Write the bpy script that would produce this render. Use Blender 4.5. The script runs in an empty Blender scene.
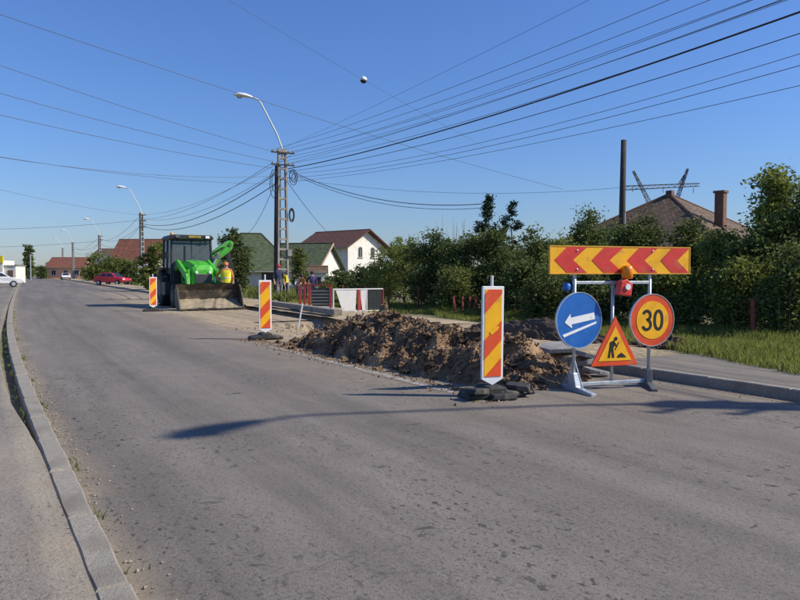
import bpy, bmesh, math, random
import numpy as np
from mathutils import Vector, Matrix, noise as mnoise

R = math.radians
X = lambda px, Y: (px - 400) / 680 * Y
random.seed(7); rng = np.random.default_rng(7)
scene = bpy.context.scene
C = scene.collection

# ------------------------------------------------------------------ camera, sky, sun, exposure
cam_d = bpy.data.cameras.new('camera'); cam = bpy.data.objects.new('camera', cam_d); C.objects.link(cam)
cam.location = (0, 0, 1.4); cam.rotation_euler = (R(90) - math.atan(27 / 680), 0, 0)
cam_d.sensor_width = 36; cam_d.lens = 30.6; cam_d.clip_start = 0.05; cam_d.clip_end = 12000
scene.camera = cam
SUN_EL = R(39); SUN_AZ = R(96)          # azimuth measured clockwise from +Y
world = bpy.data.worlds.new('World'); scene.world = world; world.use_nodes = True
wn = world.node_tree.nodes; wl = world.node_tree.links
sky = wn.new('ShaderNodeTexSky'); sky.sky_type = 'NISHITA'; sky.sun_disc = False
sky.sun_elevation = SUN_EL; sky.sun_rotation = SUN_AZ
sky.altitude = 300; sky.air_density = 1.5; sky.dust_density = 0.3; sky.ozone_density = 8
tint = wn.new('ShaderNodeMixRGB'); tint.blend_type = 'MULTIPLY'; tint.inputs[0].default_value = 1; tint.inputs[2].default_value = (.76, .885, 1.24, 1)
wl.new(sky.outputs[0], tint.inputs[1]); wl.new(tint.outputs[0], wn['Background'].inputs[0]); wn['Background'].inputs[1].default_value = 0.1
sd = bpy.data.lights.new('sun', 'SUN'); sun = bpy.data.objects.new('sun', sd); C.objects.link(sun)
sd.energy = 5.0; sd.angle = R(0.55); sd.color = (1.0, 0.925, 0.78)
sdir = Vector((math.sin(SUN_AZ) * math.cos(SUN_EL), math.cos(SUN_AZ) * math.cos(SUN_EL), math.sin(SUN_EL)))
sun.rotation_euler = sdir.to_track_quat('Z', 'Y').to_euler(); sun.location = (20, 0, 30)
vs = scene.view_settings
vs.view_transform = 'Standard'; vs.look = 'None'; vs.gamma = 1; vs.use_curve_mapping = False; vs.exposure = 0.15

# ------------------------------------------------------------------ helpers
class MB:
    def __init__(s): s.v = []; s.f = []; s.m = []
    def add(s, vs_, fs, m=0):
        o = len(s.v); s.v += [tuple(p) for p in vs_]; s.f += [tuple(i + o for i in f) for f in fs]; s.m += [m] * len(fs)
        return s
    def box(s, c, d, rz=0, m=0, rx=0, ry=0):
        M = Matrix.Rotation(rz, 3, 'Z') @ Matrix.Rotation(ry, 3, 'Y') @ Matrix.Rotation(rx, 3, 'X')
        P = [M @ Vector((x * d[0] / 2, y * d[1] / 2, z * d[2] / 2)) + Vector(c) for x in (-1, 1) for y in (-1, 1) for z in (-1, 1)]
        return s.add(P, [(0, 1, 3, 2), (4, 6, 7, 5), (0, 4, 5, 1), (2, 3, 7, 6), (0, 2, 6, 4), (1, 5, 7, 3)], m)
    def tube(s, pts, r, n=8, m=0, cap=True):
        pts = [Vector(p) for p in pts]; k = len(pts)
        rs = r if isinstance(r, (list, tuple)) else [r] * k
        P = []; prev = None
        for i, p in enumerate(pts):
            t = (pts[min(i + 1, k - 1)] - pts[max(i - 1, 0)]).normalized()
            a = prev if prev is not None else (Vector((0, 0, 1)) if abs(t.z) < .9 else Vector((1, 0, 0)))
            u = (a - t * a.dot(t))
            if u.length < 1e-4: u = t.orthogonal()
            u.normalize(); prev = u; w = t.cross(u)
            P += [p + (u * math.cos(2 * math.pi * j / n) + w * math.sin(2 * math.pi * j / n)) * rs[i] for j in range(n)]
        F = [(i * n + j, i * n + (j + 1) % n, (i + 1) * n + (j + 1) % n, (i + 1) * n + j) for i in range(k - 1) for j in range(n)]
        if cap: F += [tuple(range(n - 1, -1, -1)), tuple(range((k - 1) * n, k * n))]
        return s.add(P, F, m)
    def lathe(s, prof, n=20, M=None, m=0):
        M = M or Matrix.Identity(4); P = []; k = len(prof)
        for (r, z) in prof: P += [M @ Vector((r * math.cos(2 * math.pi * j / n), r * math.sin(2 * math.pi * j / n), z)) for j in range(n)]
        F = [(i * n + j, i * n + (j + 1) % n, (i + 1) * n + (j + 1) % n, (i + 1) * n + j) for i in range(k - 1) for j in range(n)]
        F += [tuple(range(n - 1, -1, -1)), tuple(range((k - 1) * n, k * n))]
        return s.add(P, F, m)
    def prism(s, poly, a, b, M=None, m=0):
        # 2-D outline (x,z), extruded along y from a to b
        M = M or Matrix.Identity(4); n = len(poly)
        P = [M @ Vector((x, a, z)) for x, z in poly] + [M @ Vector((x, b, z)) for x, z in poly]
        F = [tuple(range(n)), tuple(range(2 * n - 1, n - 1, -1))] + [(i, i + n, (i + 1) % n + n, (i + 1) % n) for i in range(n)]
        return s.add(P, F, m)
    def build(s, name, mats, parent=None, loc=None, rot=None, smooth=False, bevel=0, fix=True):
        me = bpy.data.meshes.new(name); me.from_pydata(s.v, [], s.f)
        mats = mats if isinstance(mats, (list, tuple)) else [mats]
        for m in mats: me.materials.append(m)
        if len(mats) > 1: me.polygons.foreach_set('material_index', s.m)
        if fix:
            bm = bmesh.new(); bm.from_mesh(me); bmesh.ops.recalc_face_normals(bm, faces=bm.faces); bm.to_mesh(me); bm.free()
        if smooth: me.polygons.foreach_set('use_smooth', [True] * len(me.polygons))
        o = bpy.data.objects.new(name, me); C.objects.link(o)
        if parent: o.parent = parent
        if loc: o.location = loc
        if rot: o.rotation_euler = rot
        if bevel:
            b = o.modifiers.new('bevel', 'BEVEL'); b.width = bevel; b.segments = 2; b.limit_method = 'ANGLE'
        return o

def link(name, me, parent=None, loc=None, rot=None, sc=None):
    o = bpy.data.objects.new(name, me); C.objects.link(o)
    if parent: o.parent = parent
    if loc is not None: o.location = loc
    if rot is not None: o.rotation_euler = rot
    if sc is not None: o.scale = sc
    return o
def tag(o, label=None, cat=None, group=None, kind=None):
    for k, v in (('label', label), ('category', cat), ('group', group), ('kind', kind)):
        if v: o[k] = v
    return o
def thing(name, label, cat, loc=(0, 0, 0), rz=0, group=None):
    o = bpy.data.objects.new(name, None); C.objects.link(o); o.location = loc; o.rotation_euler = (0, 0, rz)
    o.empty_display_size = .2
    return tag(o, label, cat, group)

# ------------------------------------------------------------------ materials
def newmat(name):
    m = bpy.data.materials.new(name); m.use_nodes = True
    nt = m.node_tree; return m, nt.nodes, nt.links, nt.nodes['Principled BSDF']
def ramp(N, stops):
    r = N.new('ShaderNodeValToRGB'); e = r.color_ramp.elements
    while len(e) < len(stops): e.new(.5)
    for i, (p, c) in enumerate(stops): e[i].position = p; e[i].color = (*c, 1) if len(c) == 3 else c
    return r
def mat(name, col, rough=.6, var=.25, scale=6, bump=.0, metal=0, coat=0, coords='Object', bscale=None, dirt=None):
    m, N, L, P = newmat(name)
    tc = N.new('ShaderNodeTexCoord'); n = N.new('ShaderNodeTexNoise'); n.inputs['Scale'].default_value = scale
    if coords == 'World': tc = N.new('ShaderNodeNewGeometry'); coords = 'Position'
    n.inputs['Detail'].default_value = 6; n.inputs['Roughness'].default_value = .65
    L.new(tc.outputs[coords], n.inputs['Vector'])
    lo = tuple(c * (1 - var) for c in col); hi = tuple(min(1, c * (1 + var)) for c in col)
    r = ramp(N, [(.3, lo), (.7, hi)]); L.new(n.outputs[0], r.inputs[0])
    out = r.outputs[0]
    if dirt:
        n2 = N.new('ShaderNodeTexNoise'); n2.inputs['Scale'].default_value = dirt[1]; n2.inputs['Detail'].default_value = 5
        L.new(tc.outputs[coords], n2.inputs['Vector'])
        r2 = ramp(N, [(dirt[2], (0, 0, 0)), (dirt[2] + .15, (1, 1, 1))]); L.new(n2.outputs[0], r2.inputs[0])
        mx = N.new('ShaderNodeMixRGB'); mx.inputs[2].default_value = (*dirt[0], 1)
        L.new(r2.outputs[0], mx.inputs[0]); L.new(out, mx.inputs[1]); out = mx.outputs[0]
    L.new(out, P.inputs['Base Color'])
    P.inputs['Roughness'].default_value = rough; P.inputs['Metallic'].default_value = metal
    P.inputs['Coat Weight'].default_value = coat
    if bump:
        b = N.new('ShaderNodeBump'); b.inputs['Strength'].default_value = bump; b.inputs['Distance'].default_value = .02
        n3 = N.new('ShaderNodeTexNoise'); n3.inputs['Scale'].default_value = bscale or scale * 4; n3.inputs['Detail'].default_value = 8
        L.new(tc.outputs[coords], n3.inputs['Vector']); L.new(n3.outputs[0], b.inputs['Height']); L.new(b.outputs[0], P.inputs['Normal'])
    return m

def leaf_mat(name, c1, c2, trans=.4):
    m, N, L, P = newmat(name)
    at = N.new('ShaderNodeAttribute'); at.attribute_name = 'tint'
    r0 = ramp(N, [(0, c1), (1, c2)]); L.new(at.outputs['Fac'], r0.inputs[0])
    oi = N.new('ShaderNodeObjectInfo'); rv = ramp(N, [(0, (.72, .74, .8)), (.5, (1, 1, 1)), (1, (1.42, 1.3, 1.05))]); L.new(oi.outputs['Random'], rv.inputs[0])
    r = N.new('ShaderNodeMixRGB'); r.blend_type = 'MULTIPLY'; r.inputs[0].default_value = 1; L.new(r0.outputs[0], r.inputs[1]); L.new(rv.outputs[0], r.inputs[2])
    L.new(r.outputs[0], P.inputs['Base Color'])
    P.inputs['Roughness'].default_value = .65; P.inputs['Specular IOR Level'].default_value = .2
    t = N.new('ShaderNodeBsdfTranslucent'); mx = N.new('ShaderNodeMixShader'); mx.inputs[0].default_value = trans
    L.new(r.outputs[0], t.inputs[0]); L.new(P.outputs[0], mx.inputs[1]); L.new(t.outputs[0], mx.inputs[2])
    L.new(mx.outputs[0], N['Material Output'].inputs[0])
    return m

def asphalt_mat(name='road_asphalt', pave=False):
    m, N, L, P = newmat(name)
    uv = N.new('ShaderNodeUVMap'); uv.uv_map = 'sn'
    def noise(scale, det=6, st=(1, 1), rough=.6, off=0):
        mp = N.new('ShaderNodeMapping'); mp.inputs['Scale'].default_value = (st[0], st[1], 1); mp.inputs['Location'].default_value = (off, off * 1.7, 0)
        n = N.new('ShaderNodeTexNoise'); n.inputs['Scale'].default_value = scale; n.inputs['Detail'].default_value = det; n.inputs['Roughness'].default_value = rough
        L.new(uv.outputs[0], mp.inputs[0]); L.new(mp.outputs[0], n.inputs['Vector']); return n.outputs[0]
    def mix(fac, a, b, typ='MIX'):
        x = N.new('ShaderNodeMixRGB'); x.blend_type = typ
        for i, q in ((0, fac), (1, a), (2, b)):
            if isinstance(q, tuple): x.inputs[i].default_value = (*q, 1)
            elif isinstance(q, (int, float)): x.inputs[i].default_value = q
            else: L.new(q, x.inputs[i])
        return x.outputs[0]
    def rmp(v, stops): r = ramp(N, [(p, (c, c, c)) for p, c in stops]); L.new(v, r.inputs[0]); return r.outputs[0]
    base = ramp(N, [(.3, (.146, .128, .107)), (.7, (.208, .183, .154))]); L.new(noise(.55, 5), base.inputs[0])
    col = mix(.62, base.outputs[0], mix(rmp(noise(1, 5, (.1, 1.3), off=3), [(.35, 0), (.65, 1)]), (.132, .117, .098), (.220, .194, .164)))
    # fine aggregate
    agg = rmp(noise(110, 4, rough=.85), [(.32, .4), (.5, 1), (.68, 1.75)])
    col = mix(.85, col, agg, 'MULTIPLY')
    blot = rmp(noise(2.6, 8, (.7, 1.2), .8, 61), [(.3, .8), (.7, 1.18)])
    col = mix(.8, col, blot, 'MULTIPLY')
    grit = rmp(noise(38, 3, rough=.75, off=71), [(.36, .5), (.46, 1), (.60, 1.05), (.72, 1.5)])
    col = mix(.8, col, grit, 'MULTIPLY')
    # worn dark flecks in the wheel path and patches of tar
    fl = rmp(noise(15, 3, (.75, 1.1), .6, 5), [(.60, 0), (.635, 1)])
    fm = rmp(noise(.5, 3, (.55, 1.5), off=11), [(.43, 0), (.6, 1)])
    fl2 = mix(1.0, fl, fm, 'MULTIPLY')
    if pave: fl2 = mix(1.0, fl2, (.35, .35, .35), 'MULTIPLY')
    col = mix(mix(1.0, fl2, (.9, .9, .9), 'MULTIPLY'), col, (.045, .040, .035))
    tyre = rmp(noise(1, 5, (.045, 2.4), .65, 91), [(.5, 0), (.72, .42)])
    col = mix(tyre, col, (.085, .074, .062))
    pits = mix(1.0, rmp(noise(34, 2, (.8, 1), .5, 101), [(.64, 0), (.67, 1)]), rmp(noise(.7, 4, off=111), [(.5, 0), (.62, 1)]), 'MULTIPLY')
    col = mix(pits, col, (.04, .036, .032))
    tar = rmp(noise(2.6, 5, (1, .5), .7, 21), [(.655, 0), (.68, .75)])
    col = mix(tar, col, (.055, .052, .05))
    # fine cracks
    vo = N.new('ShaderNodeTexVoronoi'); vo.feature = 'DISTANCE_TO_EDGE'; vo.inputs['Scale'].default_value = .45
    wv = N.new('ShaderNodeVectorMath'); wv.operation = 'ADD'
    nn = N.new('ShaderNodeTexNoise'); nn.inputs['Scale'].default_value = 2.5; nn.inputs['Detail'].default_value = 5
    L.new(uv.outputs[0], nn.inputs['Vector']); L.new(uv.outputs[0], wv.inputs[0]); L.new(nn.outputs[1], wv.inputs[1]); L.new(wv.outputs[0], vo.inputs['Vector'])
    cr = mix(1.0, rmp(vo.outputs['Distance'], [(.0, .6), (.005, 0)]), rmp(noise(.3, 2, off=31), [(.52, 0), (.62, 1)]), 'MULTIPLY')
    col = mix(cr, col, (.07, .065, .06))
    # dust and sand: along the gutter, around the works on the right-hand lane
    sx = N.new('ShaderNodeSeparateXYZ'); L.new(uv.outputs[0], sx.inputs[0])
    def mr(v, a, b): q = N.new('ShaderNodeMapRange'); q.inputs[1].default_value = a; q.inputs[2].default_value = b; L.new(v, q.inputs[0]); return q.outputs[0]
    def mth(op, a, b):
        q = N.new('ShaderNodeMath'); q.operation = op
        for i, x in ((0, a), (1, b)):
            if isinstance(x, (int, float)): q.inputs[i].default_value = x
            else: L.new(x, q.inputs[i])
        return q.outputs[0]
    wob = mth('MULTIPLY', mth('SUBTRACT', noise(.8, 6, off=41), .5), 2.2)
    works = mth('MULTIPLY', mth('MULTIPLY', mr(mth('ADD', sx.outputs[1], wob), 4.0, 5.2), mr(mth('ADD', sx.outputs[0], wob), 2.6, 7.0)), mr(sx.outputs[0], 60, 28))
    works = mth('MAXIMUM', works, mth('MULTIPLY', mth('MULTIPLY', mr(mth('ADD', sx.outputs[1], mth('MULTIPLY', wob, 1.6)), 2.6, 5.6), .42), mth('MULTIPLY', mr(sx.outputs[0], 1.2, 4.5), mr(sx.outputs[0], 60, 28))))
    side = mth('MULTIPLY', mr(mth('ADD', sx.outputs[1], wob), 6.2, 7.0), .3)
    gut = mth('MULTIPLY', mr(mth('ADD', sx.outputs[1], mth('MULTIPLY', wob, .35)), .2, .0), .35)
    dust = mth('MULTIPLY', rmp(noise(1.3, 7, off=81), [(.5, 0), (.8, 1)]), .28) if pave else mth('MAXIMUM', mth('MAXIMUM', mth('MULTIPLY', works, .97), side), gut)
    dcol = mix(rmp(noise(5, 6, off=51), [(.3, 0), (.7, 1)]), (.29, .22, .135), (.47, .37, .24))
    if pave: col = mix(1.0, col, (1.13, 1.13, 1.10), 'MULTIPLY')
    col = mix(dust, col, dcol)
    L.new(col, P.inputs['Base Color']); P.inputs['Roughness'].default_value = .82; P.inputs['Specular IOR Level'].default_value = .3
    b = N.new('ShaderNodeBump'); b.inputs['Strength'].default_value = .55; b.inputs['Distance'].default_value = .006
    L.new(mix(.35, noise(150, 4, rough=.8), noise(14, 6, rough=.7, off=9)), b.inputs['Height']); L.new(b.outputs[0], P.inputs['Normal'])
    return m

def ground_mat():
    m, N, L, P = newmat('earth_and_turf')
    tc = N.new('ShaderNodeTexCoord')
    n = N.new('ShaderNodeTexNoise'); n.inputs['Scale'].default_value = .35; n.inputs['Detail'].default_value = 8; L.new(tc.outputs['Object'], n.inputs['Vector'])
    r = ramp(N, [(.36, (.085, .105, .036)), (.5, (.15, .15, .066)), (.62, (.24, .185, .115))]); L.new(n.outputs[0], r.inputs[0])
    n2 = N.new('ShaderNodeTexNoise'); n2.inputs['Scale'].default_value = 9; n2.inputs['Detail'].default_value = 8; L.new(tc.outputs['Object'], n2.inputs['Vector'])
    r2 = ramp(N, [(.3, (.6, .6, .6)), (.7, (1.35, 1.35, 1.35))]); L.new(n2.outputs[0], r2.inputs[0])
    mx = N.new('ShaderNodeMixRGB'); mx.blend_type = 'MULTIPLY'; mx.inputs[0].default_value = 1
    uv = N.new('ShaderNodeUVMap'); uv.uv_map = 'sn'; sx = N.new('ShaderNodeSeparateXYZ'); L.new(uv.outputs[0], sx.inputs[0])
    def mr(v, a, b): q = N.new('ShaderNodeMapRange'); q.inputs[1].default_value = a; q.inputs[2].default_value = b; L.new(v, q.inputs[0]); return q.outputs[0]
    def mul(a, b): q = N.new('ShaderNodeMath'); q.operation = 'MULTIPLY'; L.new(a, q.inputs[0]); L.new(b, q.inputs[1]); return q.outputs[0]
    wob = N.new('ShaderNodeMath'); wob.operation = 'MULTIPLY_ADD'; L.new(n2.outputs[0], wob.inputs[0]); wob.inputs[1].default_value = 2.0; L.new(sx.outputs[1], wob.inputs[2])
    dug = mul(mul(mr(sx.outputs[0], 3.2, 4.6), mr(sx.outputs[0], 34, 26)), mul(mr(wob.outputs[0], 5.5, 6.2), mr(wob.outputs[0], 11.6, 10.4)))
    md = N.new('ShaderNodeMixRGB'); md.inputs[2].default_value = (.35, .265, .165, 1); L.new(dug, md.inputs[0]); L.new(r.outputs[0], md.inputs[1])
    L.new(md.outputs[0], mx.inputs[1]); L.new(r2.outputs[0], mx.inputs[2]); L.new(mx.outputs[0], P.inputs['Base Color'])
    P.inputs['Roughness'].default_value = .95
    b = N.new('ShaderNodeBump'); b.inputs['Strength'].default_value = .8; b.inputs['Distance'].default_value = .05
    L.new(n2.outputs[0], b.inputs['Height']); L.new(b.outputs[0], P.inputs['Normal'])
    return m

def roof_mat(name, col, wave=7.0, var=.35):
    m, N, L, P = newmat(name)
    uv = N.new('ShaderNodeUVMap'); uv.uv_map = 'roof'
    n = N.new('ShaderNodeTexNoise'); n.inputs['Scale'].default_value = 3; n.inputs['Detail'].default_value = 7; L.new(uv.outputs[0], n.inputs['Vector'])
    br = N.new('ShaderNodeTexBrick'); br.inputs['Scale'].default_value = 1; br.inputs['Brick Width'].default_value = .2; br.inputs['Row Height'].default_value = .17
    br.inputs['Mortar Size'].default_value = .02; br.inputs['Color1'].default_value = (*[c * (1 + var) for c in col], 1); br.inputs['Color2'].default_value = (*[c * (1 - var) for c in col], 1)
    br.inputs['Mortar'].default_value = (*[c * .45 for c in col], 1); L.new(uv.outputs[0], br.inputs['Vector'])
    r = ramp(N, [(.3, (.6, .6, .6)), (.7, (1.3, 1.3, 1.3))]); L.new(n.outputs[0], r.inputs[0])
    mx = N.new('ShaderNodeMixRGB'); mx.blend_type = 'MULTIPLY'; mx.inputs[0].default_value = 1
    L.new(br.outputs[0], mx.inputs[1]); L.new(r.outputs[0], mx.inputs[2]); L.new(mx.outputs[0], P.inputs['Base Color']); P.inputs['Roughness'].default_value = .85
    b = N.new('ShaderNodeBump'); b.inputs['Strength'].default_value = .8; b.inputs['Distance'].default_value = .03; L.new(br.outputs['Fac'], b.inputs['Height']); b.invert = True
    L.new(b.outputs[0], P.inputs['Normal'])
    return m

M = {}
M['asphalt'] = asphalt_mat(); M['ground'] = ground_mat()
M['pave'] = asphalt_mat('pavement_grey', True)
M['kerb'] = mat('kerb_concrete', (.285, .255, .208), .88, .25, 45, .5, bscale=130, coords='World', dirt=((.205, .18, .14), 2.2, .54))
M['soil'] = mat('dug_soil', (.20, .124, .068), .95, .5, 2.2, .9, bscale=26, dirt=((.36, .25, .15), 2.2, .53))
M['soil_dark'] = mat('dark_soil_and_shade', (.085, .056, .034), .95, .45, 5, .8, bscale=30)  # dark soil of clods and tuft; on the verge bank it paints in shade
M['sand'] = mat('sandy_dirt', (.38, .295, .19), .95, .3, 1.1, .6, bscale=25, dirt=((.2, .15, .095), 1.7, .6))
M['conc'] = mat('pole_concrete', (.31, .285, .245), .85, .2, 3, .3, bscale=40)
M['concdk'] = mat('grey_concrete', (.26, .25, .235), .9, .25, 5, .4, bscale=30)
M['galv'] = mat('galvanised_steel', (.52, .55, .58), .42, .15, 14, .1, metal=.55)
M['steelw'] = mat('white_painted_steel', (.74, .75, .76), .45, .08, 12)
M['yellow'] = mat('yellow_reflective_film', (.97, .47, .008), .42, .1, 10, dirt=((.70, .33, .03), 8, .58))
M['red'] = mat('red_reflective_film', (.66, .045, .03), .42, .14, 9, dirt=((.55, .11, .06), 6, .58))
M['redor'] = mat('orange_red_film', (.74, .085, .02), .42, .14, 9, dirt=((.60, .15, .05), 7, .58))
M['white'] = mat('white_film', (.80, .80, .79), .45, .06, 8, dirt=((.58, .55, .5), 9, .64))
M['blue'] = mat('blue_film', (.012, .125, .44), .4, .16, 8, dirt=((.05, .17, .43), 6, .58))
M['black'] = mat('black_paint', (.015, .014, .014), .5, .2, 9)
M['rubber'] = mat('black_rubber', (.03, .029, .028), .75, .35, 9, .4, dirt=((.16, .135, .1), 6, .58))
M['tyre'] = mat('tyre_rubber', (.022, .022, .022), .8, .3, 6, .2)
M['amber'] = mat('amber_plastic', (.86, .26, .01), .25, .1, 8)
M['jgreen'] = mat('tractor_green', (.062, .44, .026), .45, .18, 4, coat=.1, dirt=((.16, .22, .06), 4, .60))
M['iron'] = mat('muddy_bucket_steel', (.07, .058, .046), .55, .4, 4, .3, metal=.3, dirt=((.22, .17, .105), 3, .5))
M['bucketsoil'] = mat('bucket_soil', (.30, .245, .165), .95, .3, 3, .8, bscale=14)
M['dark'] = mat('dark_machine_metal', (.022, .022, .023), .5, .3, 5)
M['grille'] = mat('grille_grey', (.11, .115, .11), .5, .25, 30)
M['leafA'] = leaf_mat('leaf_mid', (.058, .088, .02), (.235, .270, .08))
M['leafB'] = leaf_mat('leaf_dark', (.046, .070, .02), (.185, .22, .07))
M['leafC'] = leaf_mat('leaf_light', (.072, .108, .022), (.240, .280, .085))
M['needle'] = leaf_mat('conifer_needles', (.016, .036, .016), (.06, .095, .042), .15)
M['grassblade'] = leaf_mat('grass_blades', (.09, .135, .025), (.30, .315, .095), .35)
M['bark'] = mat('bark', (.11, .085, .06), .95, .35, 9, .6)
M['deadwood'] = mat('dry_stalk', (.2, .17, .11), .95, .3, 9)
M['wood'] = mat('weathered_pole_wood', (.055, .045, .036), .9, .3, 5, .4)
M['cable'] = mat('cable_black', (.03, .032, .036), .6, .1, 5)
M['wire'] = mat('wire_grey', (.09, .095, .105), .55, .1, 5, metal=.3)
M['lampgrey'] = mat('lamp_arm_paint', (.58, .6, .56), .5, .1, 6)
M['lamphead'] = mat('lamp_head_white', (.78, .77, .72), .4, .08, 6)
M['lampglass'] = mat('lamp_glass', (.45, .42, .36), .2, .1, 6)
M['plaster'] = mat('white_plaster', (.72, .68, .61), .9, .12, 1.2, .1, dirt=((.52, .47, .40), .9, .60))
M['plaster2'] = mat('greyed_plaster', (.50, .46, .41), .9, .12, 1.2)
M['peach'] = mat('peach_plaster', (.74, .40, .24), .9, .1, 1.2)
M['roofbrown'] = roof_mat('brown_red_tiles', (.155, .067, .045))
M['roofold'] = roof_mat('old_clay_tiles', (.155, .096, .056), var=.45)
M['roofred'] = roof_mat('red_tiles', (.23, .085, .05))
M['roofgreen'] = roof_mat('green_sheet_roof', (.085, .112, .05), var=.1)
M['brick'] = mat('chimney_brick', (.17, .085, .055), .9, .35, 9, .5)
M['wframe'] = mat('window_frame_brown', (.16, .09, .055), .6, .2, 8)
M['wframew'] = mat('window_frame_white', (.66, .65, .62), .6, .1, 8)
M['fascia'] = mat('pinkish_fascia_board', (.50, .33, .25), .7, .15, 6)
M['fencered'] = mat('rusty_red_fence_paint', (.21, .042, .032), .75, .4, 8)
M['mesh'] = mat('grey_fence_wire', (.05, .042, .036), .8, .2, 8)
M['barred'] = mat('barrier_red', (.42, .05, .05), .55, .25, 7)
M['barwhite'] = mat('barrier_white_board', (.74, .72, .69), .6, .08, 3, dirt=((.5, .46, .4), 5, .62))
M['barmesh'] = mat('barrier_dark_mesh', (.05, .062, .06), .7, .3, 5)
M['carred'] = mat('car_red_paint', (.62, .015, .045), .3, .05, 4, coat=.8)
M['carwhite'] = mat('car_white_paint', (.80, .80, .80), .3, .04, 4, coat=.8)
M['yellowsign'] = mat('yellow_shop_sign', (.72, .56, .02), .5, .1, 4)
M['skin'] = mat('skin', (.48, .27, .19), .6, .1, 8)
M['navy'] = mat('navy_cloth', (.03, .035, .075), .85, .3, 12)
M['purple'] = mat('dark_purple_cloth', (.06, .04, .13), .85, .3, 12)
M['hiviz'] = mat('yellow_vest_cloth', (.78, .70, .03), .75, .12, 12)
M['redcloth'] = mat('red_cloth', (.46, .03, .05), .85, .2, 12)
M['orangecloth'] = mat('orange_cloth', (.62, .22, .06), .85, .2, 12)
M['whitecloth'] = mat('white_cloth', (.68, .66, .63), .85, .12, 12)
M['jeans'] = mat('grey_blue_trousers', (.11, .115, .15), .85, .25, 12)
M['hair'] = mat('dark_hair', (.02, .016, .012), .7, .3, 20)
M['hillforest'] = mat('hill_forest', (.05, .07, .04), .95, .3, .01)
def glass(name, tint=(.25, .3, .32)):
    m, N, L, P = newmat(name); P.inputs['Base Color'].default_value = (*tint, 1); P.inputs['Roughness'].default_value = .05
    P.inputs['Transmission Weight'].default_value = .85; P.inputs['IOR'].default_value = 1.1
    n = N.new('ShaderNodeTexNoise'); n.inputs['Scale'].default_value = 3; b = N.new('ShaderNodeBump'); b.inputs['Strength'].default_value = .05
    L.new(n.outputs[0], b.inputs['Height']); L.new(b.outputs[0], P.inputs['Normal'])
    return m
M['cabglass'] = glass('cab_glass', (.55, .68, .74))
M['pane'] = mat('window_pane', (.03, .035, .042), .08, .2, 2)

# ------------------------------------------------------------------ road layout: s along the left gutter, n to the right
def ang(q): return np.interp(q, [-40, 0, 4, 10, 18, 30, 60, 400], [32.6, 32.2, 31.8, 30.9, 29.8, 29.2, 28.9, 28.8])
DS = .5
_S = np.arange(0, 900, DS); _P = [np.array((-1.1436, 2.8589))]
for q in _S[:-1]:
    a = R(ang(q + .25)); _P.append(_P[-1] + DS * np.array((-math.sin(a), math.cos(a))))
_B = []; p = _P[0]; _SB = np.arange(-DS, -900, -DS)
for q in _SB:
    a = R(ang(q + .25)); p = p - DS * np.array((-math.sin(a), math.cos(a))); _B.append(p)
AX = np.array(_B[::-1] + _P); AS = np.concatenate([_SB[::-1], _S])
def xy(q, n):
    if abs(q) > 890:
        e = 1 if q > 0 else -1; b = xy(889 * e, n); a = R(ang(889 * e)); k = q - 889 * e
        return (b[0] - math.sin(a) * k, b[1] + math.cos(a) * k)
    x = np.interp(q, AS, AX[:, 0]); y = np.interp(q, AS, AX[:, 1]); a = R(ang(q))
    m = max(-60, min(60, n)); x += m * math.cos(a); y += m * math.sin(a)
    x += (n - m) * math.cos(R(29.5)); y += (n - m) * math.sin(R(29.5))
    return (float(x), float(y))
def heading(q): return R(ang(q))           # rotation that turns local +Y to the road direction
NR = lambda q: float(np.interp(q, [-50, 4, 14, 28, 900], [7.05, 7.05, 7.7, 8.0, 8.0]))
def sm(a, b, x): t = max(0, min(1, (x - a) / (b - a))); return t * t * (3 - 2 * t)
def fbm(x, y, z=0, o=4): return mnoise.fractal(Vector((x, y, z)), 1.0, 2.0, o)
def trench(q, n):
    w = .12 * fbm(q * 1.3, n, 3)
    return sm(3.7, 4.3, q + w) * sm(15.5, 13.5, q) * sm(5.9, 6.3, n + w) * sm(NR(q) + .28, NR(q) + .12, n + w * .5)
def gz(q, n):
    z = -.03
    if n < -.2: z = .02
    if n > NR(q) + .1: z = .02 + .08 * sm(NR(q), NR(q) + .5, n)
    d = trench(q, n)
    return z * (1 - d) - .6 * d + (.03 * fbm(q * .8, n * .8) if n > 9 else 0)

def sheet(name, qs, ns, zf, material, skip=None, kind='structure', parent=None, uv='sn'):
    V = []; 
    for q in qs:
        for n in ns:
            nn = n(q) if callable(n) else n
            x, y = xy(q, nn); V.append((x, y, zf(q, nn)))
    k = len(ns); F = []; 
    for i in range(len(qs) - 1):
        for j in range(k - 1):
            if skip and skip((qs[i] + qs[i + 1]) / 2, (ns[j] if not callable(ns[j]) else ns[j](qs[i]))): continue
            F.append((i * k + j, i * k + j + 1, (i + 1) * k + j + 1, (i + 1) * k + j))
    me = bpy.data.meshes.new(name); me.from_pydata(V, [], F); me.materials.append(material)
    if uv:
        l = me.uv_layers.new(name=uv); SN = [(q, n(q) if callable(n) else n) for q in qs for n in ns]
        vi = np.zeros(len(me.loops), int); me.loops.foreach_get('vertex_index', vi)
        l.data.foreach_set('uv', np.array(SN, dtype=np.float32)[vi].ravel())
    me.polygons.foreach_set('use_smooth', [True] * len(me.polygons))
    o = bpy.data.objects.new(name, me); C.objects.link(o)
    if parent: o.parent = parent
    else: o['kind'] = kind
    return o

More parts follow.
